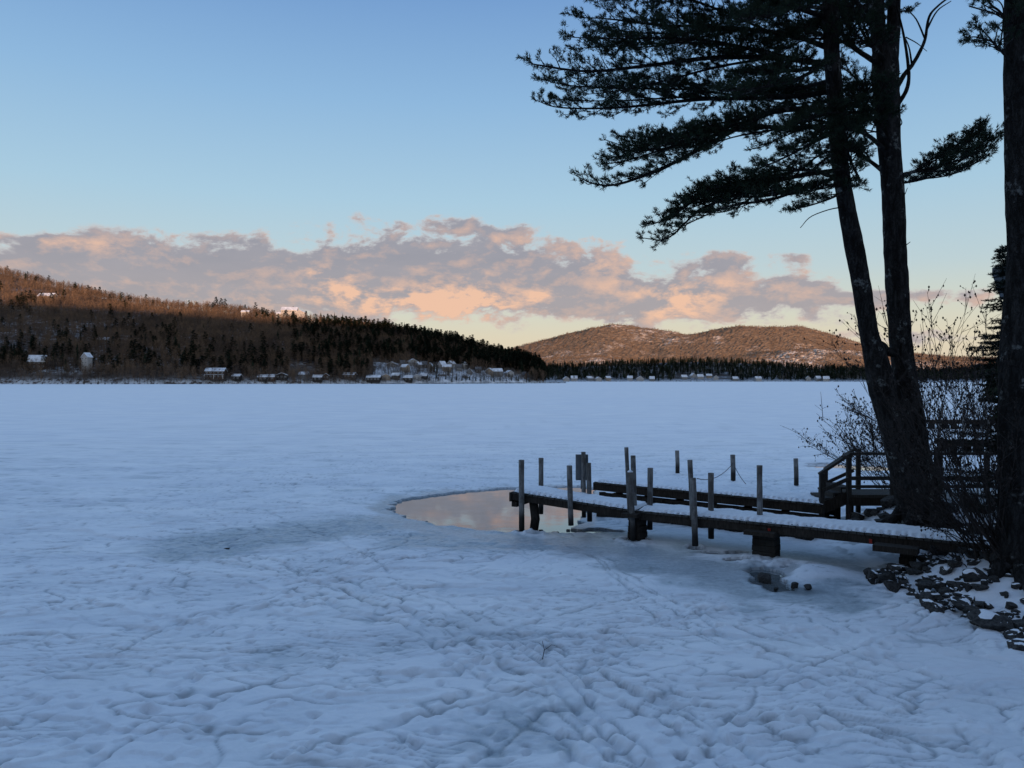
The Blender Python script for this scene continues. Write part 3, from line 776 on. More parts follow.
row_trees([(p+R_(-2, 2), R_(.01, .05), R_(.22, .42)) for p in range(425, 535, 5)], left_hill, LH, 'small evergreen at the foot of the snowy village slope', 'small evergreens below the village slope', 'spruce_tree')
row_trees([(431, .14, .62), (434, .15, .66), (437, .13, .55), (448, .1, .45), (509, .12, .4)], left_hill, LH, 'evergreen in the middle of the snowy village slope', 'evergreens within the village slope', 'spruce_tree')
row_trees([(p+R_(-3, 3), R_(.8, 1.0), R_(.8, 1.15)) for p in range(548, 870, 8)], far_shore, FS, 'tall dark evergreen rising from the far shore forest', 'tall evergreens of the far shore', 'spruce_tree')
# white snowy patches showing on the village slope
def slope_snow():
    PP, TT = np.meshgrid(np.linspace(368, 532, 200), np.linspace(0, .31, 60))
    Y = LH[0](PP)+(LH[1](PP)-LH[0](PP))*TT; X = (PP-CX)*Y/F
    z = left_hill(X, Y)[0]+.5
    cut = fbm(PP*.05, TT*14, 4, 171)
    edge = np.minimum(np.minimum((PP-368)/8, (532-PP)/8), (.31-TT)/.03)
    z = z+np.clip(cut*3.2+1.1, -4, .5)-np.clip(1-edge, 0, 1)*3
    tag(grid_mesh('snowy_slope', X, Y, z, SLOPESNOW), kind='structure')
SLOPESNOW = simple('slope_snow', (.30, .32, .35), (.66, .70, .76), .12, .9, 6, bmp=0)
slope_snow()

# ------------------------------------------------------------------ houses
def wallm(name, c): return simple(name, c, tuple(k*.75 for k in c), .6, .85, 3, bmp=0)
WALLS = {'white': wallm('white_clapboard', (.36, .36, .36)), 'tan': wallm('tan_siding', (.28, .23, .18)), 'brown': wallm('brown_siding', (.075, .05, .038)), 'grey': wallm('grey_siding', (.2, .21, .22)), 'red': wallm('red_siding', (.14, .045, .035)), 'dark': wallm('dark_siding', (.03, .027, .026))}
ROOFS = simple('snowy_roof', (.42, .45, .50), (.68, .72, .78), .3, .85, 3, bmp=0)
ROOFD = simple('dark_roof', (.05, .05, .055), (.12, .12, .13), .5, .85, 3, bmp=0)
WIN = simple('window_glass', (.02, .025, .03), (.06, .07, .08), 1, .1, 1, bmp=0)
WINL = simple('pale_window', (.35, .34, .30), (.45, .44, .4), 1, .3, 1, bmp=0)
TRIM = simple('white_trim', (.6, .6, .6), (.5, .5, .5), 1, .6, 1, bmp=0)
def house(X, Y, z, w, d_, h, rz, wall, label, roof='snow', rh=None, storeys=1, gable_front=False, name='house', chimney=False, porch=False, group=None):
    r = empty(name, (X, Y, z), rz); tag(r, label, 'house', group)
    def part(n, m_, mt, par=r):
        m_.local = True; return m_.build(n, mt, par)
    rh = rh or w*.22
    wd = MB(); wd.box((0, 0, h/2-.8), (w, d_, h+1.6))
    # gables close the ends
    if gable_front:
        wd.add([(-w/2, -d_/2, h), (w/2, -d_/2, h), (0, -d_/2, h+rh), (-w/2, d_/2, h), (w/2, d_/2, h), (0, d_/2, h+rh)], [(0, 1, 2), (4, 3, 5)])
    else:
        wd.add([(-w/2, -d_/2, h), (-w/2, d_/2, h), (-w/2, 0, h+rh), (w/2, -d_/2, h), (w/2, d_/2, h), (w/2, 0, h+rh)], [(1, 0, 2), (3, 4, 5)])
    part('wall', wd, WALLS[wall])
    rf = MB(); th = .35; ov = .6
    if gable_front:
        for s_ in (-1, 1):
            sl = Vector((s_*(w/2+ov), 0, -rh*(1+ov/(w/2)))); top = Vector((0, 0, h+rh+.05))
            a = top; b = top+sl
            vs = [Vector((a.x, y, a.z+q)) for q in (0, th) for y in (-d_/2-ov, d_/2+ov)]+[Vector((b.x, y, b.z+q)) for q in (0, th) for y in (-d_/2-ov, d_/2+ov)]
            rf.add(vs, [(0, 1, 5, 4), (2, 3, 7, 6), (0, 2, 6, 4), (1, 3, 7, 5), (4, 5, 7, 6), (0, 1, 3, 2)])
    else:
        for s_ in (-1, 1):
            a = Vector((0, 0, h+rh+.05)); b = Vector((0, s_*(d_/2+ov), h+.05-rh*ov/(d_/2)))
            vs = [Vector((x, a.y, a.z+q)) for q in (0, th) for x in (-w/2-ov, w/2+ov)]+[Vector((x, b.y, b.z+q)) for q in (0, th) for x in (-w/2-ov, w/2+ov)]
            rf.add(vs, [(0, 1, 5, 4), (2, 3, 7, 6), (0, 2, 6, 4), (1, 3, 7, 5), (4, 5, 7, 6), (0, 1, 3, 2)])
    ro = part('roof', rf, ROOFS if roof == 'snow' else ROOFD)
    if chimney:
        c = MB(); c.local = True; c.box((w*.2, d_*.1, h+rh+.5), (.9, .9, 2.2)); c.build('chimney', WALLS['brown'], ro)
    nw = max(2, int(w/3.2))
    for st in range(storeys):
        zz = h*(st+.55)/storeys
        for k in range(nw):
            x = -w/2+w*(k+.5)/nw
            m_ = MB(); m_.box((x, -d_/2-.04, zz), (1.5, .10, 1.4)); f = part('window', m_, TRIM)
            g = MB(); g.local = True; g.box((x, -d_/2-.10, zz), (1.2, .06, 1.1)); g.build('pane', WIN, f)
    if porch:
        m_ = MB(); m_.box((0, -d_/2-1.5, h*.5), (w, 3, .25)); part('porch_roof', m_, ROOFS)
        for x in (-w/2+.2, 0, w/2-.2):
            m_ = MB(); m_.box((x, -d_/2-2.85, h*.25-.5), (.25, .25, h*.5+.74)); part('post', m_, TRIM)
    return r
def hill_house(p, t, w, h, rz, wall, label, fn=left_hill, rays=LH, dz=0, **kw):
    Y = float(rays[0](p)+(rays[1](p)-rays[0](p))*t); X = (p-CX)*Y/F
    z = float(fn(np.array([X]), np.array([Y]))[0][0])+dz
    return house(X, Y, z, w, kw.pop('d', w*.7), h, rz, wall, label, **kw)
hill_house(38, .06, 15, 7, .3, 'brown', 'large house with broad snow-covered roof near the left end of the shore', rh=6, storeys=2, chimney=True)
hill_house(87, .05, 8, 15, -.35, 'white', 'tall narrow white house with stacked balconies on the left shore', rh=4, storeys=4, gable_front=True)
hill_house(104, .30, 11, 4, .1, 'grey', 'small snow-roofed house high in the woods above the tall white house')
hill_house(216, .03, 18, 7, .12, 'brown', 'brown boathouse with flat white roof and porch on the left shore', rh=3, storeys=2, porch=True)
hill_house(237, .02, 8, 4, -.1, 'dark', 'small dark shed immediately right of the brown boathouse')
hill_house(263, .02, 9, 3.4, .1, 'dark', 'low snow-roofed cabin at the left end of the cabin row')
for i, (p, w, wl, lb) in enumerate([(271, 8, 'brown', 'second low cabin from the left in the cabin row'), (282, 11, 'dark', 'dark gabled cabin with a wide dark front in the cabin row'), (304, 9, 'grey', 'grey cabin below the snowy gully in the cabin row'),
                                    (318, 9, 'dark', 'snow-roofed cabin just right of the snowy gully'), (326, 6, 'brown', 'small cabin tucked beside the gully cabin'), (350, 12, 'brown', 'wide brown cabin in the middle of the cabin row'),
                                    (374, 14, 'dark', 'long dark cabin with thick white roof in the cabin row'), (386, 9, 'tan', 'tan cabin right of the long dark cabin'), (396, 8, 'brown', 'brown cabin with pale front near the row\'s right part'), (408, 9, 'dark', 'dark cabin third from the right end of the cabin row'),
                                    (417, 8, 'white', 'cabin with a white front near the right end of the cabin row'), (424, 7, 'dark', 'last small cabin at the right end of the cabin row')]):
    hill_house(p, .02+.012*(i % 3), w, 3.6, .2*math.sin(i*2.1), wl, lb, gable_front=(i % 3 == 1), rh=2.2)
vill = [(392, .22, 'white', 'white house at the upper left of the village slope'), (401, .26, 'grey', 'grey house high on the village slope beneath the pines'), (410, .29, 'white', 'topmost white house of the village'),
        (405, .17, 'tan', 'tan house halfway up the left of the village slope'), (418, .24, 'grey', 'grey house next below the topmost white one'), (424, .27, 'brown', 'brown house just left of the cluster of slope evergreens'),
        (430, .24, 'white', 'white house directly above the cluster of slope evergreens'), (442, .26, 'white', 'pale house at the top centre of the village slope'), (450, .28, 'white', 'white two-storey house at the centre of the upper slope'), (458, .24, 'grey', 'grey-sided house right of the centre of the upper slope'),
        (464, .28, 'white', 'white house under the tall dark pines'), (446, .18, 'tan', 'tan house in the middle of the slope'), (470, .17, 'grey', 'grey house on the bare middle of the slope'), (480, .20, 'brown', 'brown house below the dark pines on the point'),
        (488, .18, 'tan', 'tan house half way to the point'), (497, .14, 'grey', 'grey house nearer the point with a snowy yard'), (510, .14, 'white', 'white pointed-roof house close to the point'), (522, .12, 'brown', 'last house toward the tip of the point')]
for i, (p, t_, wl, lb) in enumerate(vill):
    hill_house(p+R_(-2.5, 2.5), t_+R_(-.03, .02), R_(5, 11), R_(3, 6), R_(-1.0, 1.0), wl, lb, roof='dark' if i % 4 == 1 else 'snow', gable_front=(i % 2 == 0), rh=R_(2.2, 3.4), storeys=2 if i % 3 == 0 else 1, chimney=(i % 4 == 0))
hill_house(290, 1.0, 20, 8, .1, 'white', 'long white house on the crest catching the last sun', dz=8, storeys=2, chimney=True)
hill_house(301, 1.0, 13, 7, -.1, 'white', 'smaller white house just right of the long crest house', dz=7, gable_front=True)
hill_house(281, .97, 10, 5, .2, 'white', 'low white building left of the long crest house', dz=7)
hill_house(246, .9, 10, 5, .0, 'white', 'pale sunlit house on the hill left of the crest houses', dz=5)
hill_house(48, .66, 20, 5, .0, 'tan', 'sunlit house in the woods high on the far left hill', dz=4)
far = [(566, .03, 'white', 'pale low building at the left of the far shore'), (574, .05, 'white', 'white house second from the left on the far shore'), (590, .06, 'grey', 'grey house on the far shore left of the bright cottage'), (598, .04, 'white', 'bright cottage on the far shore'),
       (608, .05, 'tan', 'tan house on the far shore right of the bright cottage'), (630, .06, 'white', 'white house with wide roof on the far shore'), (640, .05, 'white', 'larger white house beside the wide-roofed one'), (652, .03, 'grey', 'small grey shed on the far shore'),
       (684, .12, 'grey', 'left house of the snowy clearing on the far shore'), (693, .20, 'white', 'white house at the top of the snowy far clearing'), (700, .14, 'white', 'white house in the middle of the snowy far clearing'), (709, .18, 'tan', 'tan house at the right of the snowy far clearing'),
       (716, .08, 'white', 'lower right house of the snowy far clearing'), (735, .04, 'grey', 'grey house right of the far clearing'), (758, .04, 'white', 'small white boathouse on the far shore'), (808, .06, 'white', 'white house at the right end of the far shore'), (818, .04, 'grey', 'grey house at the right end of the far shore'), (826, .03, 'white', 'last pale house before the pine trunk on the far shore')]
for i, (p, t_, wl, lb) in enumerate(far):
    hill_house(p, t_, R_(11, 18), R_(4.5, 6.5), R_(-.3, .3), wl, lb, fn=far_shore, rays=FS, gable_front=(i % 3 == 0), rh=R_(4, 6), storeys=1, d=12)
# shore docks seen as a pale line of things far away
def far_dock(p, Y, L, label, h=1.0):
    X = (p-CX)*Y/F
    r = empty('small_dock', (X, Y, 0), random.uniform(-.1, .1)); tag(r, label, 'dock', 'small docks below the cabins')
    m = MB(); m.local = True; m.box((0, 0, h), (L, 1.6, .25)); m.build('deck', BOARD, r)
    for k in range(5):
        m = MB(); m.local = True; m.box((-L/2+L*k/4, 0, h/2-.12), (.3, 1.2, h)); m.build('support', CRIB, r)
far_dock(98, 700, 26, 'small tan dock with a raised bench in front of the tall white house', 1.6)
far_dock(320, 765, 60, 'long low dock in front of the cabins left of centre')
far_dock(362, 770, 40, 'low dock in front of the long dark cabin')
far_dock(428, 790, 24, 'short dock at the foot of the village slope')

# ------------------------------------------------------------------ docks
UPV = Vector((0, 0, 1))
def dock_section(A, B, w, root, name='walkway', fasc=.175, nearbare=.15, boards=True, snow_h=.055, seed=0):
    A = Vector(A); B = Vector(B); dr = B-A; L = dr.length; dr.normalize()
    sd = Vector((-dr.y, dr.x, 0)).normalized()             # away from the camera
    # boards
    m = MB(); s = .0; sp = .155; k = 0
    while s < L-.05:
        c = A+dr*(s+sp/2)+sd*(w/2)
        ov = random.uniform(-.02, .02)
        a = c-sd*(w/2+.03+ov); b = c+sd*(w/2+.03+ov)
        m.beam(a-UPV*.02, b-UPV*.02, sp-.022, .04); s += sp; k += 1
    m.build('deck_boards', BOARD, root)
    for off, nm in ((0.035, 'front_beam'), (w-.035, 'rear_beam')):
        m = MB(); m.beam(A+sd*off-UPV*(.045+fasc/2), B+sd*off-UPV*(.045+fasc/2), .07, fasc); m.build(nm, BEAM, root, .006)
    m = MB(); m.beam(A+sd*(w/2)-UPV*(.05+.08), B+sd*(w/2)-UPV*.13, .07, .15); m.build('joist', BEAM, root)
    # snow lying on the boards
    ns, nw = int(L/.022), int(w/.035)
    S, W = np.meshgrid(np.linspace(0.0, L, ns), np.linspace(-.02, w+.02, nw))
    pl = np.abs(((S/sp) % 1)-.5)*2                            # 1 at gaps
    ph = np.floor(S/sp)
    jit = np.sin(ph*12.9898+seed)*43758.5; jit = jit-np.floor(jit)
    bare = nearbare*(.55+.75*jit)
    h = snow_h*sstep(.0, .06, W-bare+.05)*sstep(0, .05, w-W)+snow_h*.45*fbm(S*2.3+seed*9, W*3, 3, 181+seed)
    band = sstep(nearbare+.22, nearbare*.4, W)
    h = h-snow_h*1.6*sstep(.30, .75, pl)*band*(.4+.8*jit)-.05*snow_h*sstep(.6, .95, pl)
    # dry thin edge of snow at the very front
    h = np.where(W < .035, .012+.01*pnoise(S*6, W*0, 5), h)
    h = h*sstep(0, .05, S)*sstep(0, .05, L-S)
    h = np.where(h < .004, -.01, h)
    X = A.x+dr.x*S+sd.x*W; Y = A.y+dr.y*S+sd.y*W; Z = A.z+dr.z*S+h+.002
    o = grid_mesh('snow_cover', X, Y, Z, CAPSNOW)
    o.parent = root
    o.matrix_parent_inverse = Matrix.Translation(root.location).inverted()
    return dr, sd, L
def post(root, x, y, z0, z1, r=.072, lean=(0, 0), name='post', square=True, cap=False, sx=1.0):
    m = MB(); n = 8
    pts = []; N = 7
    for i in range(N):
        t_ = i/(N-1); pts.append((x+lean[0]*t_, y+lean[1]*t_, z0+(z1-z0)*t_))
    m.tube(pts, [r*(1+random.uniform(-.04, .04)) for _ in pts], 10, lump=.03)
    o = m.build(name, POST, root)
    if cap:
        c = MB(); c.tube([(x+lean[0], y+lean[1], z1-.005), (x+lean[0], y+lean[1], z1+.02), (x+lean[0], y+lean[1], z1+.04)], [r*1.05, r*.95, r*.4], 9); c.build('snow_cap', CAPSNOW, o)
    return o
def post_px(root, px, ytop, ybot, Y, wpx, leanpx=0, **kw):
    leanpx += random.uniform(-.7, .7); b = at(px, ybot, Y); t_ = at(px, ytop, Y)
    return post(root, b.x, Y, b.z, t_.z, wpx*Y/F/2, (-leanpx*Y/F, 0), **kw)
N0 = Vector((0.0, 20.4, 1.0)); N1 = Vector((3.06, 18.9, .75)); N2 = Vector((9.9, 13.95, .86))
dock = empty('wooden_dock', (3.06, 18.9, 0)); tag(dock, 'nearer wooden dock with snowy walkway running out to open water', 'dock')
W1 = 1.15
dA, sA, LA = dock_section(N0, N1-(N1-N0).normalized()*.01, W1, dock, seed=1)
dB, sB, LB = dock_section(N1+(N2-N1).normalized()*.02, N2, W1, dock, seed=2)
m = MB(); m.beam(N0+Vector((-.04, 0, -.14))-sA*.02, N0+Vector((-.04, 0, -.14))+sA*(W1+.02), .06, .24, UPV); m.build('end_board', BEAM, dock)
# small step block under the outer end
m = MB(); m.beam(N0+Vector((.06, .02, -.34)), N0+sA*W1+Vector((.06, 0, -.34)), .16, .14); m.build('cap_beam', BEAM, dock)
def near_Y(px, A, B, off=0):
    u = (px-CX)/F; dx, dy = B.x-A.x, B.y-A.y
    t_ = (u*A.y-A.x)/(dx-u*dy); return A.y+dy*t_+off
post_px(dock, 521.7, 460, 533, near_Y(522, N0, N1)-.12, 5.6)
post_px(dock, 541, 458, 514, 21.6, 5.0)
post_px(dock, 571, 465.6, 525.5, near_Y(570, N0, N1)-.1, 5.6, 1.2)
post_px(dock, 584, 452, 517.5, 20.75, 4.6)
post_px(dock, 589.8, 463, 521.5, 20.6, 5.2, .6)
post_px(dock, 633.5, 472, 541.5, near_Y(632, N0, N1)-.12, 5.6, 2.6, cap=True)
post_px(dock, 630, 447.4, 520, near_Y(632, N0, N1)+.02, 4.2, 3.4)
post_px(dock, 635, 455.6, 520, near_Y(632, N0, N1)+.35, 5.2, 2.0)
post_px(dock, 650, 468, 529.7, 19.35, 5.6)
post_px(dock, 695.4, 478, 546, near_Y(694, N1, N2)-.1, 6.2, 2.2)
post_px(dock, 693, 460, 520, near_Y(693, N1, N2)+.0, 5.2, 2.6)
post_px(dock, 711.3, 473, 538.7, 18.45, 5.8)
post_px(dock, 760, 465.4, 516, 17.75, 5.6)
# leaning crib log under the end
m = MB(); a = at(533.5, 501, 20.35); b = at(535.5, 519, 20.3); c = at(533, 535, 20.3)
m.tube([a, b, c], [.12, .125, .115], 10, lump=.05); m.build('support_log', CRIB, dock)
def crib(px, ytop, ybot, Y, wtop, wbot, depth=.42):
    A_ = at(px, ytop, Y); B_ = at(px, ybot, Y); z0 = min(B_.z, .0)-.1
    ht, hb = wtop*Y/F/2, wbot*Y/F/2
    m = MB(); n = 5; H = A_.z-z0; ang = math.atan2(dB.y, dB.x)
    c_, s_ = math.cos(ang), math.sin(ang)
    for k in range(n):
        f0 = k/n; f1 = (k+.96)/n
        def ring(f, ex):
            h_ = hb+(ht-hb)*f+ex; z = z0+H*f
            return [Vector((A_.x+lx*h_*c_-ly*s_, Y+.1+lx*h_*s_+ly*c_+0, z)) for lx, ly in ((-1, 0), (1, 0), (1, depth), (-1, depth))]
        e = random.uniform(-.012, .012)
        r0 = ring(f0, e); r1 = ring(f1, e)
        m.add(r0+r1, [(0, 1, 5, 4), (1, 2, 6, 5), (2, 3, 7, 6), (3, 0, 4, 7), (4, 5, 6, 7), (3, 2, 1, 0)])
    m.build('support_crib', CRIB, dock, .01)
crib(634.5, 514.5, 541, 18.75, 12, 14)
crib(765, 534, 561, 16.95, 21, 24)
crib(909, 552, 574, 15.0, 12, 13)
m = MB(); p_ = at(763, 533.2, 16.95); m.beam(p_-dB*.38, p_+dB*.3, .34, .09); m.build('cap_beam', BEAM, dock)
m = MB(); p_ = at(632, 515, 18.8); m.beam(p_-dB*.22, p_+dB*.2, .3, .08); m.build('cap_beam', BEAM, dock)
m = MB(); p_ = at(902, 549.5, 15.05); m.beam(p_-dB*.5, p_+dB*.3, .34, .12); m.build('cap_beam', BEAM, dock)
for px_, py_ in ((769.5, 530.6), (871, 541.5)):
    Y_ = near_Y(px_, N1, N2)-.012; p_ = at(px_, py_, Y_); m = MB(); m.beam(p_-dB*.03, p_+dB*.03, .02, .09); m.build('red_marker', RED, dock)
# panel hung on the pair of posts
pan = empty('grey_panel_box', (1.8, 20.9, 1.3)); tag(pan, 'grey upright box panel fixed behind the paired posts at the dock elbow', 'utility box')
a = at(575.8, 454.5, 20.95); b = at(588, 480, 20.95)
m = MB(); m.box(((a.x+b.x)/2, 20.95, (a.z+b.z)/2), (b.x-a.x, .16, a.z-b.z)); m.build('housing', PANEL, pan, .01)
m = MB(); m.box(((a.x+b.x)/2, 20.855, (a.z+b.z)/2), ((b.x-a.x)*.8, .02, (a.z-b.z)*.86)); m.build('door', PANEL, pan, .004)
m = MB(); m.tube([((a.x+b.x)/2, 20.98, b.z-.25), ((a.x+b.x)/2, 20.98, b.z+.05)], .03, 8); m.build('bracket', POST, pan)

# dock 2
dock2 = empty('wooden_dock', (5, 22, 0)); tag(dock2, 'farther wooden dock on dark crib timbers leading to the steps', 'dock')
M0 = Vector((2.61, 24.2, .75)); M1 = Vector((8.12, 19.86, .75))
d2, s2, L2 = dock_section(M0, M1, 1.35, dock2, fasc=.21, seed=3)
for zc, hh, oo in ((.36, .13, .10), (.17, .16, .06), (.02, .14, .02)):
    m = MB(); m.beam(M0+d2*(.1+oo)+s2*oo-UPV*(.75-zc), M1+s2*oo-UPV*(.75-zc), .14, hh); m.build('crib_timber', CRIB, dock2, .01)
    m = MB(); m.beam(M0+d2*(.1+oo)+s2*(1.3-oo)-UPV*(.75-zc), M1+s2*(1.3-oo)-UPV*(.75-zc), .14, hh); m.build('crib_timber', CRIB, dock2, .01)
for k in range(7):
    c = M0+d2*(.25+k*(L2-.5)/6)
    m = MB(); m.beam(c+s2*.12-UPV*.8, c+s2*.12-UPV*.32, .2, .2, Vector((0, 1, 0))); m.build('crib_upright', CRIB, dock2)
    m = MB(); m.beam(c+s2*.0-UPV*.50, c+s2*1.3-UPV*.50, .13, .13); m.build('crib_tie', CRIB, dock2)
m = MB(); m.beam(M0-UPV*.14, M0+s2*1.35-UPV*.14, .06, .24); m.build('end_board', BEAM, dock2)
# low float with a snowy top between the docks
fl = MB(); 
flo = empty('low_float', (3.3, 22.4, 0)); tag(flo, 'low dark float with patches of snow moored between the two docks', 'float')
a = Vector((2.75, 22.6, .30)); b = Vector((7.6, 18.95, .30))
m = MB(); m.beam(a-UPV*.16, b-UPV*.16, .95, .30); m.build('deck', CRIB, flo, .01)
m = MB()
for (t0, t1, o0) in ((.02, .2, .25), (.5, .56, .3), (.62, .66, .2), (.74, .84, .3), (.33, .36, .3)):
    q = (b-a); p0 = a+q*t0; p1 = a+q*t1; m.beam(p0+s2*o0+UPV*.012, p1+s2*o0+UPV*.012, .22, .03)
m.build('snow_patch', CAPSNOW, flo, .01)
# stairs + platform with railings
plat = empty('stair_platform', (8.7, 20.4, 0)); tag(plat, 'dark wooden stairs and railed landing beside the big pine', 'platform')
Yf, Yb = 20.0, 21.1
PZ = at(849, 495, Yf).z
xs0 = at(822, 480, Yf).x; xs1 = at(849, 480, Yf).x; xe = at(1003, 480, Yf).x
for k in range(3):
    m = MB(); x0 = xs0+.12+(xs1-xs0-.1)*k/3; zt = .75+(PZ+.2-.75)*(k+1)/3
    m.box((x0+.14+.5*0, (Yf+Yb)/2, zt-.03), (.30, Yb-Yf-.1, .05)); m.box((x0+.02, (Yf+Yb)/2, zt-.15), (.03, Yb-Yf-.12, .2)); m.build('step', RAILW, plat)
m = MB(); m.beam((xs0+.02, Yf+.03, .62), (xs1+.1, Yf+.03, PZ-.03), .05, .3); m.build('stringer', BEAM, plat)
m = MB(); m.box(((xs1+xe)/2, (Yf+Yb)/2, PZ-.03), (xe-xs1, Yb-Yf, .06)); m.build('deck', BOARD, plat)
m = MB(); m.box(((xs1+xe)/2, Yf-.03, PZ-.17), (xe-xs1, .06, .22)); m.build('front_beam', BEAM, plat)
railz = lambda px, py: at(px, py, Yf).z
ztop = railz(849, 454.5); zst = railz(822, 474)
for (x, zt, zb) in ((xs0, zst, .3), (xs1, ztop, .2), (at(893, 0, Yf).x, ztop, .3), (at(940, 0, Yf).x, ztop, .4), (at(987, 0, Yf).x, ztop, .5)):
    m = MB(); m.box((x, Yf-.0, (zt+zb)/2), (.12, .10, zt-zb)); m.build('rail_post', RAILW, plat, .006)
for (x, zt, zb) in ((xs0+.55, zst-.02, .3), (xs1+.75, ztop+.05, .2), (at(960, 0, Yf).x, ztop+.1, .3)):
    m = MB(); m.box((x, Yb, (zt+zb)/2), (.11, .10, zt-zb)); m.build('rail_post', RAILW, plat, .006)
zm = railz(849, 478)
for (a, b, h_) in (((xs0-.1, Yf-.07, zst+.0), (xs1, Yf-.07, ztop+.02), .07), ((xs1-.03, Yf-.07, ztop+.03), (xe, Yf-.07, ztop+.03), .07), ((xs0, Yf-.07, zst-.42), (xs1, Yf-.07, zm), .10), ((xs1, Yf-.07, zm), (xe, Yf-.07, zm), .10),
                   ((xs1, Yf-.07, zm-.22), (xe, Yf-.07, zm-.22), .08),
                   ((xs0+.5, Yb-.06, zst), (xs1+.65, Yb-.06, ztop+.07), .07), ((xs0+.5, Yb-.06, zst-.4), (xs1+.6, Yb-.06, zm+.08), .09)):
    m = MB(); m.beam(a, b, .13 if h_ == .07 else .04, h_); m.build('rail', RAILW, plat, .005)
for x in (xs1+.1, (xs1+xe)/2, xe-.3):
    for y in (Yf+.15, Yb-.15):
        m = MB(); m.box((x, y, PZ/2-.1), (.14, .14, PZ)); m.build('support', CRIB, plat)
# free-standing mooring posts and their ropes
GP = []
for (px, y0, y1, Y, w, lb) in ((677.6, 450.6, 476, 31.9, 4.2, 'leftmost and shortest of the three posts standing in the snow beyond the docks'), (733.3, 454.8, 483.3, 29.6, 4.8, 'post with ropes tied to it standing in the snow beyond the docks'), (796.5, 458.5, 488, 28.2, 4.6, 'rightmost post standing in the snow beyond the docks near the stairs')):
    b = at(px, y1, Y)
    m = MB(); m.tube([(b.x, Y, -.5), (b.x, Y, .5), (b.x-.02, Y, at(px, y0, Y).z)], [w*Y/F/2]*3, 10, lump=.03)
    o = m.build('mooring_post', POST); tag(o, lb, 'post', 'posts standing beyond the docks'); GP.append((b.x, Y))
def rope(p0, p1, sag, label):
    p0 = Vector(p0); p1 = Vector(p1); m = MB()
    m.tube([p0.lerp(p1, k/10)-UPV*(sag*4*(k/10)*(1-k/10)) for k in range(11)], .012, 5)
    tag(m.build('rope', ROPE), label, 'rope')
tp = at(733.3, 463, 29.5); rope(tp, at(697, 478.5, 24.0), .25, 'thin rope sagging left from the tall post to the farther dock')
rope(at(735, 467, 29.5), at(746, 484, 27.5), .05, 'short rope end slanting down right from the tall post to the snow')

# ------------------------------------------------------------------ rocks
def rock_mesh(seed):
    r = np.random.default_rng(seed)
    import bmesh
    bm = bmesh.new(); bmesh.ops.create_icosphere(bm, subdivisions=3, radius=1)
    pl = [(r.normal(size=3), r.uniform(.34, .72)) for _ in range(13)]
    for v in bm.verts:
        c = np.array(v.co)
        for nrm, dd in pl:
            nn = nrm/np.linalg.norm(nrm); k = c@nn
            if k > dd: c = c-nn*(k-dd)
        v.co = c
    for v in bm.verts:
        n_ = float(fbm(np.array([v.co.x*2+seed]), np.array([v.co.y*2+v.co.z*2]), 3, 7)[0]); v.co = v.co*(1.25+.07*n_)
    me = bpy.data.meshes.new('rock'); bm.to_mesh(me); bm.free(); me.materials.append(ROCK)
    # snow cap: upper faces lifted
    bm = bmesh.new(); bm.from_mesh(me)
    bm.normal_update()
    zmax = max(v.co.z for v in bm.verts)
    dele = [f for f in bm.faces if f.normal.z < .45 or f.calc_center_median().z < zmax*.35 or pnoise(f.calc_center_median().x*1.6+seed, f.calc_center_median().y*1.6, 3) < -.12]
    bmesh.ops.delete(bm, geom=dele, context='FACES')
    bmesh.ops.smooth_vert(bm, verts=bm.verts, factor=.5, use_axis_x=True, use_axis_y=True, use_axis_z=True)
    inner = {v for v in bm.verts if not v.is_boundary}
    for v in bm.verts:
        v.co.z += .10 if v in inner else .005
        if v in inner: v.co.z += .05*float(r.uniform(-.3, .5))
    for f in bm.faces: f.smooth = True
    mc = bpy.data.meshes.new('snow_cap'); bm.to_mesh(mc); bm.free(); mc.materials.append(CAPSNOW)
    return me, mc
RM = [rock_mesh(s) for s in range(9)]
def rock(x, y, z, s, label, cap=True, sq=.75, group='riprap rocks on the shore'):
    me, mc = random.choice(RM)
    o = bpy.data.objects.new('rock', me); COL.objects.link(o)
    o.location = (x, y, z); o.scale = (s, s*random.uniform(.75, 1.1), s*sq*random.uniform(.85, 1.2)); o.rotation_euler = (random.uniform(-.15, .15), random.uniform(-.15, .15), random.uniform(0, 6))
    tag(o, label, 'rock', group)
    if cap:
        c = bpy.data.objects.new('snow_cap', mc); COL.objects.link(c); c.parent = o
    return o
placed = []
rl = 'snow-dusted dark boulder in the riprap bank below the shrub'
big = [(845, 625+10, .0, 0)]
def try_rock(px, py, s, cap, lab=rl, group='riprap rocks on the shore', zoff=0):
    # find the ground point seen at this pixel
    Y = CH*F/(py-HY)
    for _ in range(6):
        z = gz((px-CX)*Y/F, Y); Y = (CH-z)*F/(py-HY)
    x = (px-CX)*Y/F
    for (a, b, r) in placed:
        if math.hypot(a-x, b-Y) < (r+s)*.46: return False
    placed.append((x, Y, s)); rock(x, Y, gz(x, Y)+s*.16+zoff, s, lab, cap, group=group); return True
for (px, py, s, cap, lab) in [(996, 630, .34, True, 'largest dark boulder at the lower right with a round lump of snow on top'), (965, 613, .24, True, 'boulder with a pale snow cap left of the largest one'), (933, 608, .24, True, 'brown boulder at the front edge of the riprap'),
                              (1018, 648, .22, True, 'boulder at the right edge of the photo lowest down'), (975, 600, .28, True, 'wide dark boulder in the middle of the riprap'), (932, 598, .20, True, 'dark boulder behind the brown front one'),
                              (873, 582, .17, True, 'isolated flat rock at the left tip of the riprap'), (895, 592, .2, True, 'snowy rock second from the left tip'), (1014, 598, .32, True, 'blocky boulder against the shrub stems')]:
    try_rock(px, py, s, cap, lab, 'riprap rocks on the shore')
cnt = 0; tries = 0
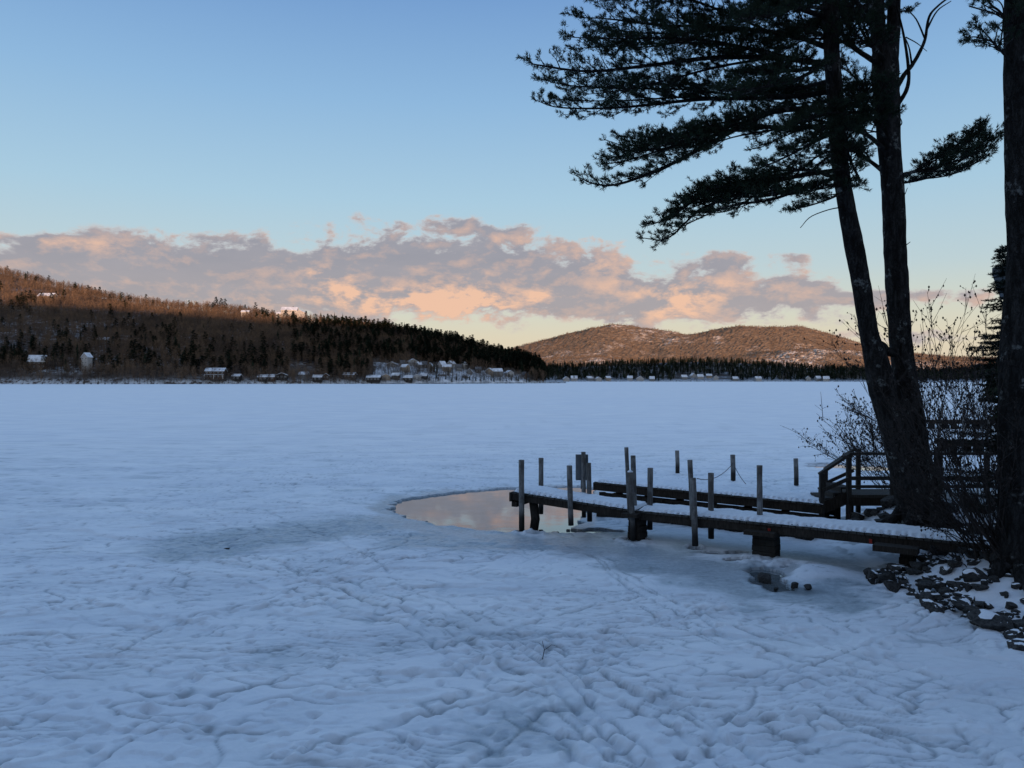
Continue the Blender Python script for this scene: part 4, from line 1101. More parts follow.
while cnt < 270 and tries < 6000:
    tries += 1
    px = random.uniform(868, 1060); lo = np.interp(px, [868, 900, 930, 960, 1000, 1024, 1060], [580, 592, 606, 614, 636, 650, 668]); hi = np.interp(px, [868, 890, 930, 980, 1060], [573, 568, 566, 568, 575])
    py = hi+(lo-hi)*random.random()
    s = random.choice([.05, .07, .08, .1, .12, .15, .19])*random.uniform(.75, 1.15)
    if try_rock(px, py, s, random.random() < .5): cnt += 1
for (px, py, s, lab) in [(767, 581, .15, 'black rock in the dark puddle below the middle dock support'), (795, 588, .09, 'small dark stone left of its pair beside the snow hummock'), (808, 589, .11, 'small dark stone right of its pair beside the snow hummock'), (776, 592, .07, 'pebble-sized stone at the rim of the dark puddle')]:
    x, Y = P(px, py); o = rock(x, Y, .04, s, lab, False, group='stones around the dark puddle'); 
k = 0
while k < 46:
    t_ = random.random(); x = 8.0+3.5*t_+random.uniform(-.5, .5); y = 19.4-1.5*t_+random.uniform(-1.2, .8)
    rock(x, y, gz(x, y)+.05, random.uniform(.12, .28), 'dark rock under the stairs and pine roots', random.random() < .18, group='rocks under the stairs'); k += 1
for (px, py, s, lab) in [(880, 548.5, .12, 'dark stone under the dock left of the shore support'), (893, 568, .2, 'dark stone leaning on the shore support of the dock')]:
    x, Y = P(px, py); rock(x, Y, gz(x, Y)+.03, s, lab, False)
# small things on the ice
x, Y = P(227, 551); o = rock(x, Y, .05, .10, 'tiny dark stone lying alone on the ice left of the open water', False, .35, group=None)
tw = MB(); x, Y = P(543, 668); z = gz(x, Y)
tw.tube([(x-.02, Y, z-.05), (x+.02, Y, z+.15), (x-.01, Y+.02, z+.27)], [.006, .005, .003], 5); tw.tube([(x+.01, Y, z+.14), (x+.12, Y, z+.22), (x+.2, Y, z+.2)], [.004, .003, .002], 5); tw.tube([(x, Y, z+.2), (x-.06, Y, z+.25)], [.003, .002], 5)
tag(tw.build('twig', TWIG), 'forked twig sticking out of the snow in the foreground', 'twig')

# ------------------------------------------------------------------ near pine
def catmull(pts, n=8):
    pts = [Vector(p) for p in pts]; out = []
    P_ = [pts[0]*2-pts[1]]+pts+[pts[-1]*2-pts[-2]]
    for i in range(1, len(P_)-2):
        a, b, c, d_ = P_[i-1:i+3]
        for k in range(n):
            t_ = k/n; out.append(.5*((2*b)+(c-a)*t_+(2*a-5*b+4*c-d_)*t_*t_+(3*b-a-3*c+d_)*t_**3))
    out.append(pts[-1]); return out
def stem(m, pp, Yf_, n=16, lump=.035):
    """pp = (px, py, width px); Yf_(py) -> depth"""
    pts = [at(a, b, Yf_(b)) for a, b, w in pp]; rr = [w*Yf_(b)/F/2 for a, b, w in pp]
    cp = catmull(pts, 6); cr = catmull([Vector((r, 0, 0)) for r in rr], 6)
    m.tube(cp, [v.x for v in cr], n, lump=lump); return cp
NEED_N = 14
def tufts_mesh(name, C, D, size, mat_, parent, n=NEED_N, width=.0135, spread=1.1):
    """C centres, D growth directions; brushes of needles"""
    C = np.array(C); D = np.array(D); N = len(C)
    D = D/np.linalg.norm(D, axis=1)[:, None]
    V = np.zeros((N, n, 3, 3)); r = rng.normal(size=(N, n, 3)); 
    dirs = D[:, None, :]*1.0+r*spread*.62; dirs /= np.linalg.norm(dirs, axis=2)[:, :, None]
    off = D[:, None, :]*(rng.uniform(-.5, .3, (N, n, 1))*size)
    base = C[:, None, :]+off; ln = size*rng.uniform(.7, 1.15, (N, n, 1))
    side = np.cross(dirs, rng.normal(size=(N, n, 3))); side /= np.linalg.norm(side, axis=2)[:, :, None]+1e-9
    V[:, :, 0] = base-side*width/2; V[:, :, 1] = base+side*width/2; V[:, :, 2] = base+dirs*ln
    V[:, :, 0] += dirs*ln*.15; V[:, :, 1] += dirs*ln*.15
    VV = V.reshape(-1, 3); FF = np.arange(len(VV)).reshape(-1, 3)
    o = np_mesh(name, VV, FF, mat_)
    o.parent = parent; o.matrix_parent_inverse = Matrix.Translation(parent.location).inverted()
    return o
def grow_bough(m, path, rad0, C, D, sec_len, dens=1.35, sub=3, twig_start=.25, droop=.0, up=.25, flat=1.0, tufts=1.0):
    """a bough along path with flat sprays of secondary branches carrying tufts"""
    cp = catmull(path, 6); n = len(cp)
    m.tube(cp, [rad0*.8*(1-i/(n-1))**1.15+.008 for i in range(n)], 7, lump=.06)
    for q in range(sub):
        i0 = int(n*random.uniform(.15, .35)); i1 = int(n*random.uniform(.72, .98))-1
        if i1-i0 < 5: continue
        dz = random.choice((-.22, .34, .42, .5)); dy = random.uniform(-.8, .8)
        sp_ = [cp[i]+Vector((0, dy, dz))*math.sin(min(1, (i-i0)/(i1-i0)*1.3)*PI/2) for i in range(i0, i1+1, max(1, (i1-i0)//4))]
        grow_bough(m, sp_, rad0*.4, C, D, sec_len*.75, dens, 0, .15, droop, up, flat, tufts)
    L = sum((cp[i+1]-cp[i]).length for i in range(n-1)); acc = 0; nexts = L*twig_start
    side = 1
    for i in range(n-1):
        seg = cp[i+1]-cp[i]; sl = seg.length; dr = seg.normalized()
        while acc+sl > nexts:
            f = nexts/L; p0 = cp[i]+seg*((nexts-acc)/sl)
            side = -side
            if random.random() < .12:
                nexts += random.uniform(.15, .4); continue
            hor = dr.cross(UPV)
            if hor.length < .1: hor = Vector((1, 0, 0))
            hor.normalize()
            ll = sec_len*(math.sin(PI*min(1, .18+f*.80))**.7)*random.uniform(.55, 1.15)*(1.0 if f < .85 else .7)
            ang = random.uniform(.55, 1.05)
            dv = (dr*math.cos(ang)+hor*side*math.sin(ang)*flat+UPV*random.uniform(-.15, .45)).normalized()
            q = [p0, p0+dv*ll*.5+UPV*random.uniform(-.03, .05), p0+dv*ll+UPV*(up*ll*random.uniform(.1, .5))]
            cq = catmull(q, 4); m.tube(cq, [.016*(1-.75*k/(len(cq)-1)) for k in range(len(cq))], 4, cap=False)
            # tertiary twigs
            nt = max(3, int(ll/.11*dens))
            for k in range(nt):
                g = (k+random.random())/nt
                if g < .18: continue
                b = cq[min(len(cq)-1, int(g*(len(cq)-1)))]
                a2 = random.choice((-1, 1))*random.uniform(.3, 1.1)
                sdv = dv.cross(UPV).normalized()
                tv = (dv*math.cos(a2)+sdv*math.sin(a2)+UPV*random.uniform(0.0, .55)).normalized()
                tl = random.uniform(.10, .34)*(1.1-.35*g)
                e = b+tv*tl
                m.tube([b, e], [.006, .003], 3, cap=False)
                for w in range(max(1, int(tl/.06*tufts))):
                    h = random.uniform(.4, 1.0)
                    C.append(b+(e-b)*h+Vector((random.gauss(0, .03), random.gauss(0, .03), random.gauss(0, .025)))); D.append(tv+UPV*.35)
                C.append(e); D.append(tv+UPV*.4)
            C.append(q[2]); D.append(dv+UPV*.2)
            nexts += random.uniform(.12, .22)/dens
        acc += sl
    for k in range(5): C.append(cp[-1]+Vector((random.gauss(0, .05), random.gauss(0, .05), random.gauss(0, .04)))); D.append(dr+UPV*.3)
def make_pine():
    base = at(922, 522, 17.0)
    root = empty('pine_tree', base); tag(root, 'big twin-stemmed pine leaning over the docks with boughs reaching left', 'tree')
    dA_ = lambda y: 17.0-.9*max(0, (480-y))/480
    dB_ = lambda y: 17.1+.3*max(0, (480-y))/480
    m = MB()
    A = stem(m, [(838, -330, 8), (833, -150, 11), (829, -40, 14), (829.5, 0, 15), (831, 54, 15), (834.6, 100, 16), (838, 150, 16), (845, 200, 16), (853.5, 245, 18), (861.5, 287, 17.5), (869, 334, 18), (874, 352, 21), (882, 385, 27), (893, 415, 31), (904, 450, 35), (913, 485, 37), (920, 515, 40), (925, 535, 52)], dA_, 18)
    B = stem(m, [(884, 40, 22), (884.5, 70, 25), (886, 100, 24), (889, 150, 21), (893, 200, 21), (894.5, 245, 21), (897, 287, 21.5), (900, 334, 21), (905, 380, 23), (909, 415, 28), (913, 450, 31), (919, 485, 34), (925, 515, 37), (929, 535, 48)], dB_, 18)
    BL = stem(m, [(868, -320, 6), (874, -150, 10), (874, -60, 12), (875.5, 0, 14), (878, 40, 15), (883, 78, 15)], dB_, 12)
    BR = stem(m, [(902, -300, 6), (897, -150, 9), (893, -60, 10), (893, 0, 12), (892, 40, 13), (888, 85, 14)], dB_, 12)
    # bridge limb between stems and a few knots/roots
    m.tube(catmull([at(870, 350, 16.7), at(880, 345, 16.9), at(888, 352, 17.0), at(902, 352, 17.2)], 5), [.13, .12, .11, .10, .1, .1, .1, .1, .1, .1, .1, .1, .1, .11, .12, .12][:16], 8, lump=.05)
    for (ax, ay, bx, by, r) in ((870, 340, 866, 352, .14), (897, 300, 907, 296, .05), (894, 255, 887, 262, .15), (897, 330, 905, 345, .17), (845, 205, 852, 215, .12), (862, 300, 858, 312, .12)):
        m.tube([at(ax, ay, dA_(ay) if ax < 880 else dB_(ay)), at((ax+bx)/2, (ay+by)/2, dA_(ay) if ax < 880 else dB_(ay)), at(bx, by, dA_(ay) if ax < 880 else dB_(ay))], [r*.5, r, r*.45], 8, lump=.08)
    for k in range(7):
        a = k*2*PI/7+.3; m.tube([base+Vector((math.cos(a)*.3, math.sin(a)*.3, .45)), base+Vector((math.cos(a)*.55, math.sin(a)*.5, .08)), base+Vector((math.cos(a)*1.0, math.sin(a)*.9, -.15))], [.16, .13, .05], 8, lump=.08)
    m.build('trunk', BARK, root)
    br = MB(); C = []; D = []
    def B_(pts, r, sl, **kw):
        grow_bough(br, [at(*p) for p in pts], r, C, D, sl, **kw)
    # boughs (px, py, depth)
    B_([(831, 66, 16.3), (790, 60, 15.9), (720, 58, 15.6), (650, 66, 15.4), (590, 72, 15.2), (540, 66, 15.1), (528, 63, 15.1)], .075, 1.15)
    B_([(832, 92, 16.4), (780, 98, 16.8), (700, 100, 17.4), (620, 108, 17.8), (560, 108, 18.0), (534, 100, 18.1)], .07, 1.05)
    B_([(834, 110, 16.4), (775, 112, 16.0), (720, 138, 15.7), (670, 165, 15.5), (620, 184, 15.3), (594, 184, 15.2), (576, 176, 15.2)], .075, 1.05)
    B_([(836, 128, 16.4), (790, 128, 17.0), (740, 130, 17.4), (680, 146, 17.8), (640, 150, 18.0), (604, 140, 18.1)], .06, .85)
    B_([(840, 170, 16.5), (790, 178, 16.1), (740, 194, 15.8), (700, 210, 15.6), (668, 238, 15.5), (640, 238, 15.4)], .06, .75)
    B_([(842, 180, 16.5), (800, 170, 17.3), (760, 185, 17.8), (730, 200, 18.0), (690, 200, 18.2)], .05, .8)
    B_([(831, 50, 16.3), (790, 36, 16.4), (720, 28, 16.5), (660, 26, 16.6), (610, 20, 16.7), (576, 18, 16.7)], .07, 1.1)
    B_([(830, 20, 16.2), (780, 4, 15.6), (720, -6, 15.3), (650, -4, 15.1), (590, -2, 15.0)], .07, 1.1)
    B_([(830, 0, 16.2), (770, -26, 16.8), (690, -36, 17.2), (620, -30, 17.5)], .06, 1.1)
    B_([(831, 60, 16.3), (800, 78, 15.0), (760, 88, 14.2), (720, 92, 13.7)], .055, .9)
    B_([(831, 40, 16.3), (800, 30, 17.6), (770, 40, 18.8), (740, 44, 19.6)], .055, 1.0)
    B_([(832, 80, 16.3), (790, 92, 17.8), (760, 100, 19.0), (735, 96, 19.8)], .05, 1.0)
    B_([(830, 10, 16.2), (800, 8, 15.0), (770, 16, 14.2), (740, 20, 13.6)], .05, 1.0)
    B_([(884, 150, 17.2), (866, 135, 16.6), (845, 130, 16.0), (815, 142, 15.4), (780, 160, 15.0), (750, 172, 14.7)], .06, .75)
    B_([(890, 178, 17.2), (870, 162, 17.6), (850, 150, 18.0), (820, 155, 18.5), (790, 180, 19), (770, 205, 19.3)], .06, .7)
    B_([(888, 120, 17.2), (862, 108, 17.0), (840, 108, 16.8), (810, 112, 17.2), (780, 116, 17.6)], .055, .8)
    B_([(884, 92, 17.2), (855, 90, 17.8), (830, 92, 18.4), (800, 100, 19.0)], .06, .8)
    B_([(880, 66, 17.2), (858, 52, 17.0), (840, 42, 16.6), (810, 40, 16.0), (780, 50, 15.5)], .075, .9)
    B_([(876, 20, 17.2), (850, 0, 16.8), (820, -14, 16.5), (780, -20, 16.2)], .06, 1.0)
    B_([(838, 165, 16.5), (848, 186, 16.0), (836, 196, 15.6), (812, 205, 15.4), (790, 210, 15.2)], .04, .5)
    B_([(878, 30, 17.2), (860, 20, 18.4), (840, 24, 19.4), (815, 26, 20)], .06, 1.0)
    B_([(890, 10, 17.3), (905, -8, 17.6), (925, -14, 18.0), (950, -18, 18.3)], .045, .6)
    B_([(893, -10, 17.3), (920, -30, 16.8), (950, -40, 16.3)], .05, .8)
    B_([(842, 176, 16.5), (805, 188, 16.0), (770, 200, 15.6), (730, 206, 15.3), (700, 218, 15.1), (672, 232, 15.0)], .045, .85)
    B_([(860, 182, 16.9), (850, 160, 16.2), (846, 140, 15.6), (852, 120, 15.2)], .03, .6)
    B_([(886, 140, 17.2), (872, 120, 16.4), (862, 104, 15.9), (858, 84, 15.6)], .04, .7)
    B_([(884, 60, 17.2), (866, 40, 16.2), (856, 20, 15.6), (850, -4, 15.2)], .045, .8)
    # right-hand bough
    B_([(896, 176, 17.2), (915, 172, 17.1), (940, 166, 17.0), (965, 158, 16.9), (985, 148, 16.8), (998, 136, 16.8)], .040, .95, dens=1.4)
    B_([(897, 184, 17.2), (920, 180, 17.8), (945, 172, 18.2), (970, 152, 18.5), (980, 136, 18.6)], .03, .8, dens=1.3, twig_start=.08)
    # above the frame
    for k in range(16):
        y = -70-16*k; x0 = 835 if k % 2 else 875; s_ = -1 if k % 3 else 1; ln = 230-10*k
        Y0 = 16.2+random.uniform(-.3, .3)
        B_([(x0, y, Y0), (x0+s_*ln*.4, y-12, Y0+random.uniform(-1.5, 1.5)), (x0+s_*ln, y-4, Y0+random.uniform(-3, 3))], .05, 1.0, dens=.7)
    # dead curved limbs on the right
    for pts, r in (([(897, 105, 17.3), (905, 92, 17.2), (908, 78, 17.2), (906, 55, 17.1), (901, 28, 17.1), (895, 5, 17.0)], .05), ([(896, 88, 17.3), (903, 76, 17.4), (911, 66, 17.5), (918, 54, 17.5), (924, 40, 17.6), (928, 18, 17.7), (938, 6, 17.8), (954, -6, 17.9)], .055),
                   ([(911, 66, 17.5), (908, 48, 17.6), (902, 34, 17.6)], .02), ([(926, 30, 17.6), (936, 12, 17.5), (950, 2, 17.4)], .02), ([(924, 40, 17.6), (915, 20, 17.4), (903, 8, 17.3)], .018), ([(905, 38, 17.2), (916, 44, 17), (926, 52, 16.9)], .01),
                   ([(893, 250, 17.2), (904, 246, 17), (910, 242, 16.9)], .012), ([(895, 130, 17.2), (901, 124, 17.1), (899, 117, 17)], .014), ([(897, 190, 17.2), (903, 196, 17.1), (907, 188, 17)], .01), ([(905, 390, 17.2), (893, 396, 16.5), (876, 398, 16.2)], .012),
                   ([(846, 215, 16.5), (838, 208, 16.3), (812, 216, 16), (800, 228, 15.8)], .012), ([(866, 320, 16.7), (858, 316, 16.5)], .02)):
        cp = catmull([at(*p) for p in pts], 5); br.tube(cp, [r*(1-.75*i/(len(cp)-1))+.004 for i in range(len(cp))], 7, lump=.06)
    br.build('branches', BARK2, root)
    tufts_mesh('crown', [tuple(c) for c in C], [tuple(d_) for d_ in D], .088, NEEDLE, root)
    return len(C)
make_pine()

def make_right_pine():
    base = at(1021, 585, 13.4); root = empty('pine_tree', base); tag(root, 'dark straight pine trunk at the right edge of the photo', 'tree')
    m = MB(); dd = lambda y: 13.6
    stem(m, [(1023, -420, 16), (1022, -200, 26), (1022, 0, 33), (1023, 100, 35), (1024, 200, 33), (1025.5, 260, 33), (1023, 330, 38), (1021, 400, 40), (1021, 480, 40), (1021, 540, 42), (1022, 590, 54)], dd, 18)
    for k in range(6):
        a = k*2*PI/6; m.tube([base+Vector((math.cos(a)*.28, math.sin(a)*.28, .4)), base+Vector((math.cos(a)*.5, math.sin(a)*.5, .05)), base+Vector((math.cos(a)*.9, math.sin(a)*.9, -.2))], [.14, .11, .04], 8)
    m.build('trunk', BARK2, root)
    br = MB(); C = []; D = []
    def B_(pts, r, sl, **kw): grow_bough(br, [at(*p) for p in pts], r, C, D, sl, **kw)
    B_([(1010, 62, 13.5), (1000, 52, 13.3), (990, 42, 13.1), (976, 38, 13.0), (967, 38, 12.9)], .018, .34, dens=1.0, sub=1)
    B_([(1010, 60, 13.6), (998, 50, 14.0), (986, 36, 14.4), (974, 26, 14.6)], .018, .32, dens=1.0, sub=0)
    B_([(1010, 24, 13.5), (1000, 16, 13.2), (990, 10, 13.0), (980, 4, 12.9)], .016, .28, dens=.9, sub=0)
    B_([(1010, 10, 13.5), (1002, -4, 13.5), (990, -14, 13.4), (976, -24, 13.3)], .022, .5)
    for k in range(14):
        y = -30-22*k; s_ = -1 if k % 2 else 1; ln = 110-3*k
        B_([(1021, y, 13.6), (1021+s_*ln*.4, y-8, 13.6+random.uniform(-1, 1)), (1021+s_*ln, y-2, 13.6+random.uniform(-2.5, 2.5))], .04, .8, dens=.7)
    cp = catmull([at(1008, 24, 13.5), at(998, 12, 13.4), at(990, 6, 13.4), at(983, -6, 13.3)], 5); br.tube(cp, [.02]*len(cp), 6)
    cp = catmull([at(1006, 22, 13.5), at(992, 14, 13.3), at(978, 10, 13.2), at(968, 7, 13.1)], 5); br.tube(cp, [.012]*len(cp), 6)
    br.build('branches', BARK2, root)
    tufts_mesh('crown', [tuple(c) for c in C], [tuple(d_) for d_ in D], .088, NEEDLE, root)
make_right_pine()

# ------------------------------------------------------------------ spruce behind the right trunk
def make_spruce():
    Y0 = 16.6; base = at(1010, 0, Y0); base.z = gz(base.x, Y0); root = empty('spruce_tree', base)
    tag(root, 'ragged dark spruce behind the right-hand trunk in front of the house porch', 'tree')
    H = at(0, 238, Y0).z-base.z
    m = MB(); m.tube([base-UPV*.2, base+UPV*H*.5, base+UPV*H], [.11, .07, .015], 8, lump=.05); m.build('trunk', BARK2, root)
    br = MB(); C = []; D = []
    for k in range(180):
        f = (k/180)**.9; z = base.z+.3+(H-.4)*f; a = random.uniform(0, 2*PI); ln = (.30+1.0*(1-f)**.9)*random.uniform(.6, 1.2)
        if f > .55: ln *= .9
        p0 = Vector((base.x, base.y, z)); d_ = Vector((math.cos(a), math.sin(a), 0))
        cq = catmull([p0, p0+d_*ln*.5-UPV*ln*.12, p0+d_*ln-UPV*ln*.10], 4)
        br.tube(cq, [.014*(1-.6*i/(len(cq)-1)) for i in range(len(cq))], 4, cap=False)
        nn = int(ln/.022)
        for i in range(nn):
            g = .12+.88*i/nn; b = cq[min(len(cq)-2, int(g*(len(cq)-1)))]; e = cq[min(len(cq)-1, int(g*(len(cq)-1))+1)]
            fr = g*(len(cq)-1)-int(g*(len(cq)-1)); q = b.lerp(e, fr)
            C.append(q+Vector((random.gauss(0, .03), random.gauss(0, .03), random.gauss(0, .015)))); D.append(d_+Vector((0, 0, .1)))
            if random.random() < .45:
                s_ = random.choice((-1, 1))*random.uniform(.04, .16); C.append(q+Vector((-d_.y, d_.x, 0))*s_-UPV*.02); D.append(d_+Vector((-d_.y, d_.x, 0))*s_*6)
    br.build('branches', BARK2, root)
    tufts_mesh('crown', [tuple(c) for c in C], [tuple(d_) for d_ in D], .06, SPRUCE, root, n=12, width=.012)
make_spruce()

# ------------------------------------------------------------------ neighbour's house corner with porch
def make_near_house():
    Y0, Y1 = 19.0, 26.0; x0 = at(1004, 0, Y0).x; x1 = x0+8
    root = empty('lake_house', (x0, Y0, 0)); tag(root, 'dark house with an upper porch half hidden behind the right-hand trunk', 'house')
    zr = at(0, 275, Y0).z; zf = at(0, 322, Y0).z; zg = 1.0
    m = MB(); m.box(((x0+x1)/2+.6, (Y0+Y1)/2+.8, (zg+zf)/2-.5), (x1-x0-1.2, Y1-Y0-1.6, zf-zg+1)); m.build('wall', WALLS['dark'], root)
    m = MB(); m.box(((x0+x1)/2+1.6, (Y0+Y1)/2+1.3, (zf+zr)/2), (x1-x0-3.2, Y1-Y0-2.6, zr-zf-.1)); m.build('upper_wall', WALLS['dark'], root)
    m = MB(); m.box(((x0+x1)/2+.1, (Y0+Y1)/2, zf+.0), (x1-x0-.1, Y1-Y0, .18)); m.build('porch_floor', BEAM, root)
    m = MB()
    a = (x0-.25, Y0-.3, zr); b = (x1, Y0-.3, zr); c = (x1, Y1, zr); d_ = (x0-.25, Y1, zr); a2 = (x0-.25, Y0-.3, zr+.16); b2 = (x1, Y0-.3, zr+.16+1.6); c2 = (x1, Y1, zr+1.76); d2_ = (x0-.25, Y1, zr+.16)
    m.add([a, b, c, d_, a2, b2, c2, d2_], [(3, 2, 1, 0), (4, 5, 6, 7), (0, 1, 5, 4), (1, 2, 6, 5), (2, 3, 7, 6), (3, 0, 4, 7)]); m.build('roof', WALLS['grey'], root)
    for x in (x0+.08, x0+2.4, x0+4.8):
        m = MB(); m.box((x, Y0+.1, (zf+zr)/2+.02), (.14, .14, zr-zf-.1)); m.build('porch_post', WALLS['grey'], root)
    m = MB(); m.beam((x0, Y0+.03, zf+.95), (x1, Y0+.03, zf+.95), .06, .08); m.beam((x0, Y0+.03, zf+.2), (x1, Y0+.03, zf+.2), .05, .05)
    k = x0+.2
    while k < x1: m.beam((k, Y0+.03, zf+.2), (k, Y0+.03, zf+.95), .03, .03, Vector((0, 1, 0))); k += .13
    m.build('railing', RAILW, root)
    for k in range(2):
        m = MB(); m.box((x0+2.2+k*3, Y0+.77, 2.8), (1.3, .1, 1.3)); w = m.build('window', WALLS['grey'], root)
        m = MB(); m.box((x0+2.2+k*3, Y0+.71, 2.8), (1.1, .06, 1.1)); m.build('pane', WIN, w)
make_near_house()
hr = [o for o in bpy.data.objects if o.name == 'lake_house'][0]
_pv = Vector(hr.location); _rm = Matrix.Translation(_pv) @ Matrix.Rotation(-math.atan2(_pv.x+.6, _pv.y), 4, 'Z')
hr.matrix_world = _rm

# ------------------------------------------------------------------ shrubs
def shrub(name, base, nst, dirs, hmin, hmax, label, buds=True, r0=.014, twigs=9, fork=.5, budr=.016, spread=.25, curve=.3):
    root = empty(name, base); tag(root, label, 'shrub')
    m = MB(); bd = MB()
    for i in range(nst):
        dv = dirs(i); ln = random.uniform(hmin, hmax)
        b = base+Vector((random.gauss(0, spread), random.gauss(0, spread), -.08))
        pts = [b]; cur = b.copy(); dd = dv.normalized(); seg = ln/7
        for k in range(7):
            dd = (dd+Vector((random.gauss(0, .09), random.gauss(0, .09), random.gauss(.0, .06)+curve*.06))).normalized(); cur = cur+dd*seg; pts.append(cur.copy())
        R0 = r0*random.uniform(.6, 1.25)
        m.tube(pts, [R0*(1-.78*k/7) for k in range(8)], 5, cap=False)
        for k in range(twigs):
            f = random.uniform(.25, .98) if random.random() < .35 else random.uniform(.55, .99); j = min(6, int(f*7)); p0 = pts[j].lerp(pts[j+1], f*7-j)
            td = ((pts[j+1]-pts[j]).normalized()+Vector((random.gauss(0, .55), random.gauss(0, .55), random.gauss(.05, .4)))).normalized(); tl = random.uniform(.18, .55)*(1.2-f*.5)*ln/2.2
            tp_ = [p0, p0+td*tl*.5+Vector((0, 0, random.gauss(0, .02))), p0+td*tl+Vector((0, 0, .05*tl))]
            m.tube(tp_, [.0065, .005, .003], 3, cap=False)
            for q in range(random.randint(1, 4)):
                g = random.uniform(.3, 1); s0 = p0.lerp(tp_[2], g); sdv = (td+Vector((random.gauss(0, .7), random.gauss(0, .7), random.gauss(.1, .5)))).normalized(); e = s0+sdv*random.uniform(.06, .22)
                m.tube([s0, e], [.004, .0025], 3, cap=False)
                if buds and random.random() < .75:
                    rr = budr*random.uniform(.6, 1.3); c = e
                    bd.add([c+Vector(v_)*rr for v_ in ((1, 0, 0), (-1, 0, 0), (0, 1, 0), (0, -1, 0), (0, 0, 1.4), (0, 0, -1.4))], [(0, 2, 4), (2, 1, 4), (1, 3, 4), (3, 0, 4), (2, 0, 5), (1, 2, 5), (3, 1, 5), (0, 3, 5)])
                    if random.random() < .4:
                        c = s0.lerp(e, .5); bd.add([c+Vector(v_)*rr*.8 for v_ in ((1, 0, 0), (-1, 0, 0), (0, 1, 0), (0, -1, 0), (0, 0, 1.3), (0, 0, -1.3))], [(0, 2, 4), (2, 1, 4), (1, 3, 4), (3, 0, 4), (2, 0, 5), (1, 2, 5), (3, 1, 5), (0, 3, 5)])
    m.build('stems', TWIG, root)
    if buds and bd.v: tag(bd.build('seed_cones', TWIG, root), kind='stuff')
b1 = at(1002, 575, 13.9); b1.z = gz(b1.x, b1.y)
def dir1(i):
    a = max(-1.05, min(.5, random.gauss(-.45, .38))); return Vector((math.sin(a), random.uniform(-.35, .5), math.cos(a)*1.0))
shrub('leafless_shrub', b1, 66, dir1, 1.6, 4.4, 'large leafless shrub with many stems fanning from the rocks at the right', twigs=12, r0=.015, spread=.26, budr=.018)
b2 = at(948, 508, 18.0); b2.z = gz(b2.x, b2.y)
shrub('leafless_shrub', b2, 22, lambda i: Vector((random.gauss(.02, .35), random.uniform(-.4, .4), 1)), 3.0, 5.3, 'leafless shrub with tiny cones standing between the two big trunks', twigs=14, r0=.010, spread=.6, budr=.024)
b3 = at(905, 492, 22.3); b3.z = gz(b3.x, b3.y)
shrub('leafless_shrub', b3, 30, lambda i: Vector((random.uniform(-1.0, -.1), random.uniform(-.3, .5), random.uniform(.6, 1.1))), 2.0, 3.4, 'airy leafless shrub with tiny cones leaning left over the stair railing', twigs=15, r0=.010, spread=.3, budr=.022)
b4 = at(985, 500, 17.0); b4.z = gz(b4.x, b4.y)
shrub('leafless_shrub', b4, 16, lambda i: Vector((random.gauss(-.15, .3), random.uniform(-.4, .4), 1)), 3.2, 5.1, 'tall leafless shrub right beside the spruce', twigs=14, r0=.009, spread=.5, budr=.02)
# low brambles lying under the dock
b5 = at(962, 563, 14.4); b5.z = gz(b5.x, b5.y)
shrub('bramble', b5, 14, lambda i: Vector((random.uniform(-1, .4), random.uniform(-.3, .3), random.uniform(.15, .5))), .4, .9, 'low tangled bramble between the dock beam and the rocks', buds=False, twigs=4, r0=.008, curve=-.3)

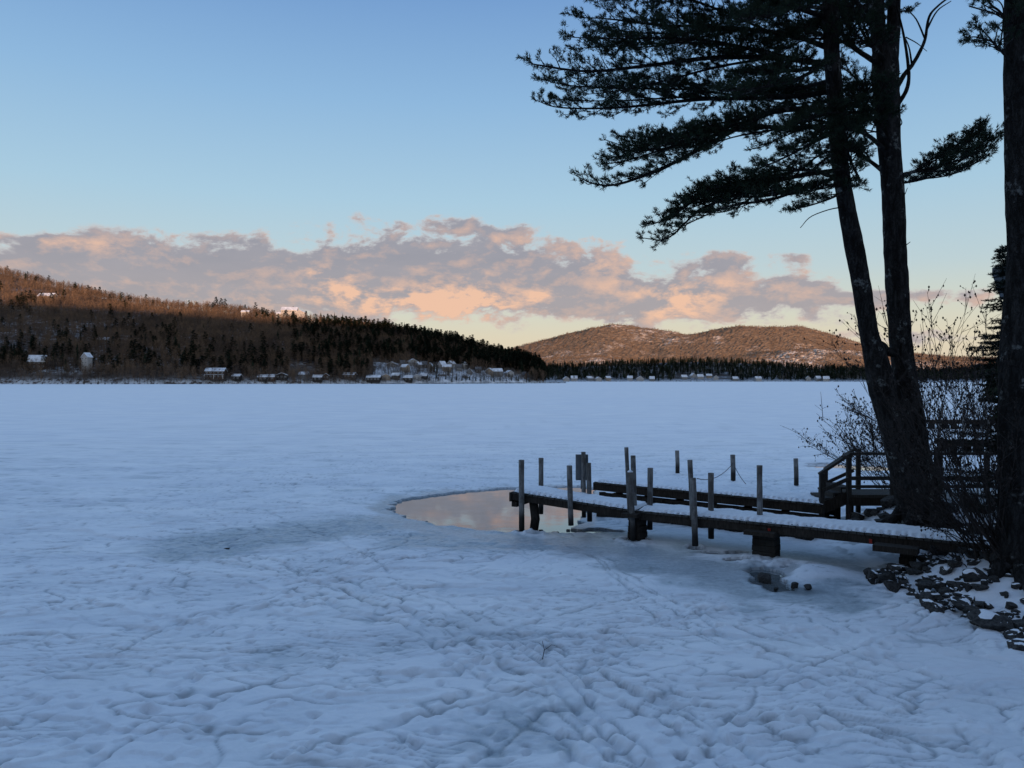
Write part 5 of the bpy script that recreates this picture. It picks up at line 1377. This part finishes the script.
# ------------------------------------------------------------------ neighbours' docks beyond the shrubs
def plain_dock(px, py, Y, L, w, z, ang, label, posts=4):
    p0 = at(px, py, Y); root = empty('wooden_dock', (p0.x, p0.y, 0), ang); tag(root, label, 'dock')
    m = MB(); m.local = True; m.box((0, 0, z-.03), (L, w, .06)); m.build('deck', BOARD, root)
    for s_ in (-1, 1):
        m = MB(); m.local = True; m.box((0, s_*(w/2-.04), z-.20), (L, .08, .26)); m.build('beam', BEAM, root)
    m = MB(); m.local = True; m.box((0, 0, z+.025), (L-.1, w-.15, .05)); m.build('snow_cover', CAPSNOW, root, .02)
    for k in range(posts):
        x = -L/2+.3+(L-.6)*k/(posts-1)
        m = MB(); m.local = True; m.box((x, -w/2+.2, z/2-.2), (.35, .35, z)); m.build('support', CRIB, root)
        m = MB(); m.local = True; m.box((x, w/2-.2, z/2-.2), (.35, .35, z)); m.build('support', CRIB, root)
        m = MB(); m.local = True; m.tube([(x, w/2+.08, 0), (x, w/2+.08, z+1.2)], .09, 8); m.build('post', POST, root)
plain_dock(985, 434, 41, 4.5, 1.6, .8, -.1, 'neighbouring dock seen through the shrub stems nearest the platform')
plain_dock(960, 412, 62, 6, 1.8, .8, .0, 'more distant neighbouring dock on the right shore')

def neighbour_trees():
    for (px, Y, s, kind) in [(1004, 60, .45, 'spruce_tree'), (1016, 75, .5, 'spruce_tree'), (990, 110, .5, 'spruce_tree'), (1000, 150, .62, 'spruce_tree'), (985, 210, .6, 'bare_tree'), (975, 260, .6, 'bare_tree'), (1010, 95, .55, 'bare_tree'), (993, 300, .9, 'bare_tree')]:
        X = (px-CX)*Y/F; z = gz(X, Y)
        o = single(kind, random.choice(CON_T if kind == 'spruce_tree' else BARE_T), (X, Y, z), s*.8, CONM if kind == 'spruce_tree' else BAREM2)
        tag(o, 'dark evergreen on the right shore beyond the shrubs' if kind == 'spruce_tree' else 'leafless tree on the right shore beyond the shrubs', 'tree', 'trees along the right shore')
neighbour_trees()

sc.view_settings.view_transform = 'Standard'; sc.view_settings.look = 'None'; sc.view_settings.exposure = 0; sc.view_settings.gamma = 1
sc.render.engine = 'CYCLES'
sc.cycles.max_bounces = 5; sc.cycles.diffuse_bounces = 2; sc.cycles.glossy_bounces = 2; sc.world.cycles.sampling_method = 'MANUAL'; sc.world.cycles.sample_map_resolution = 512
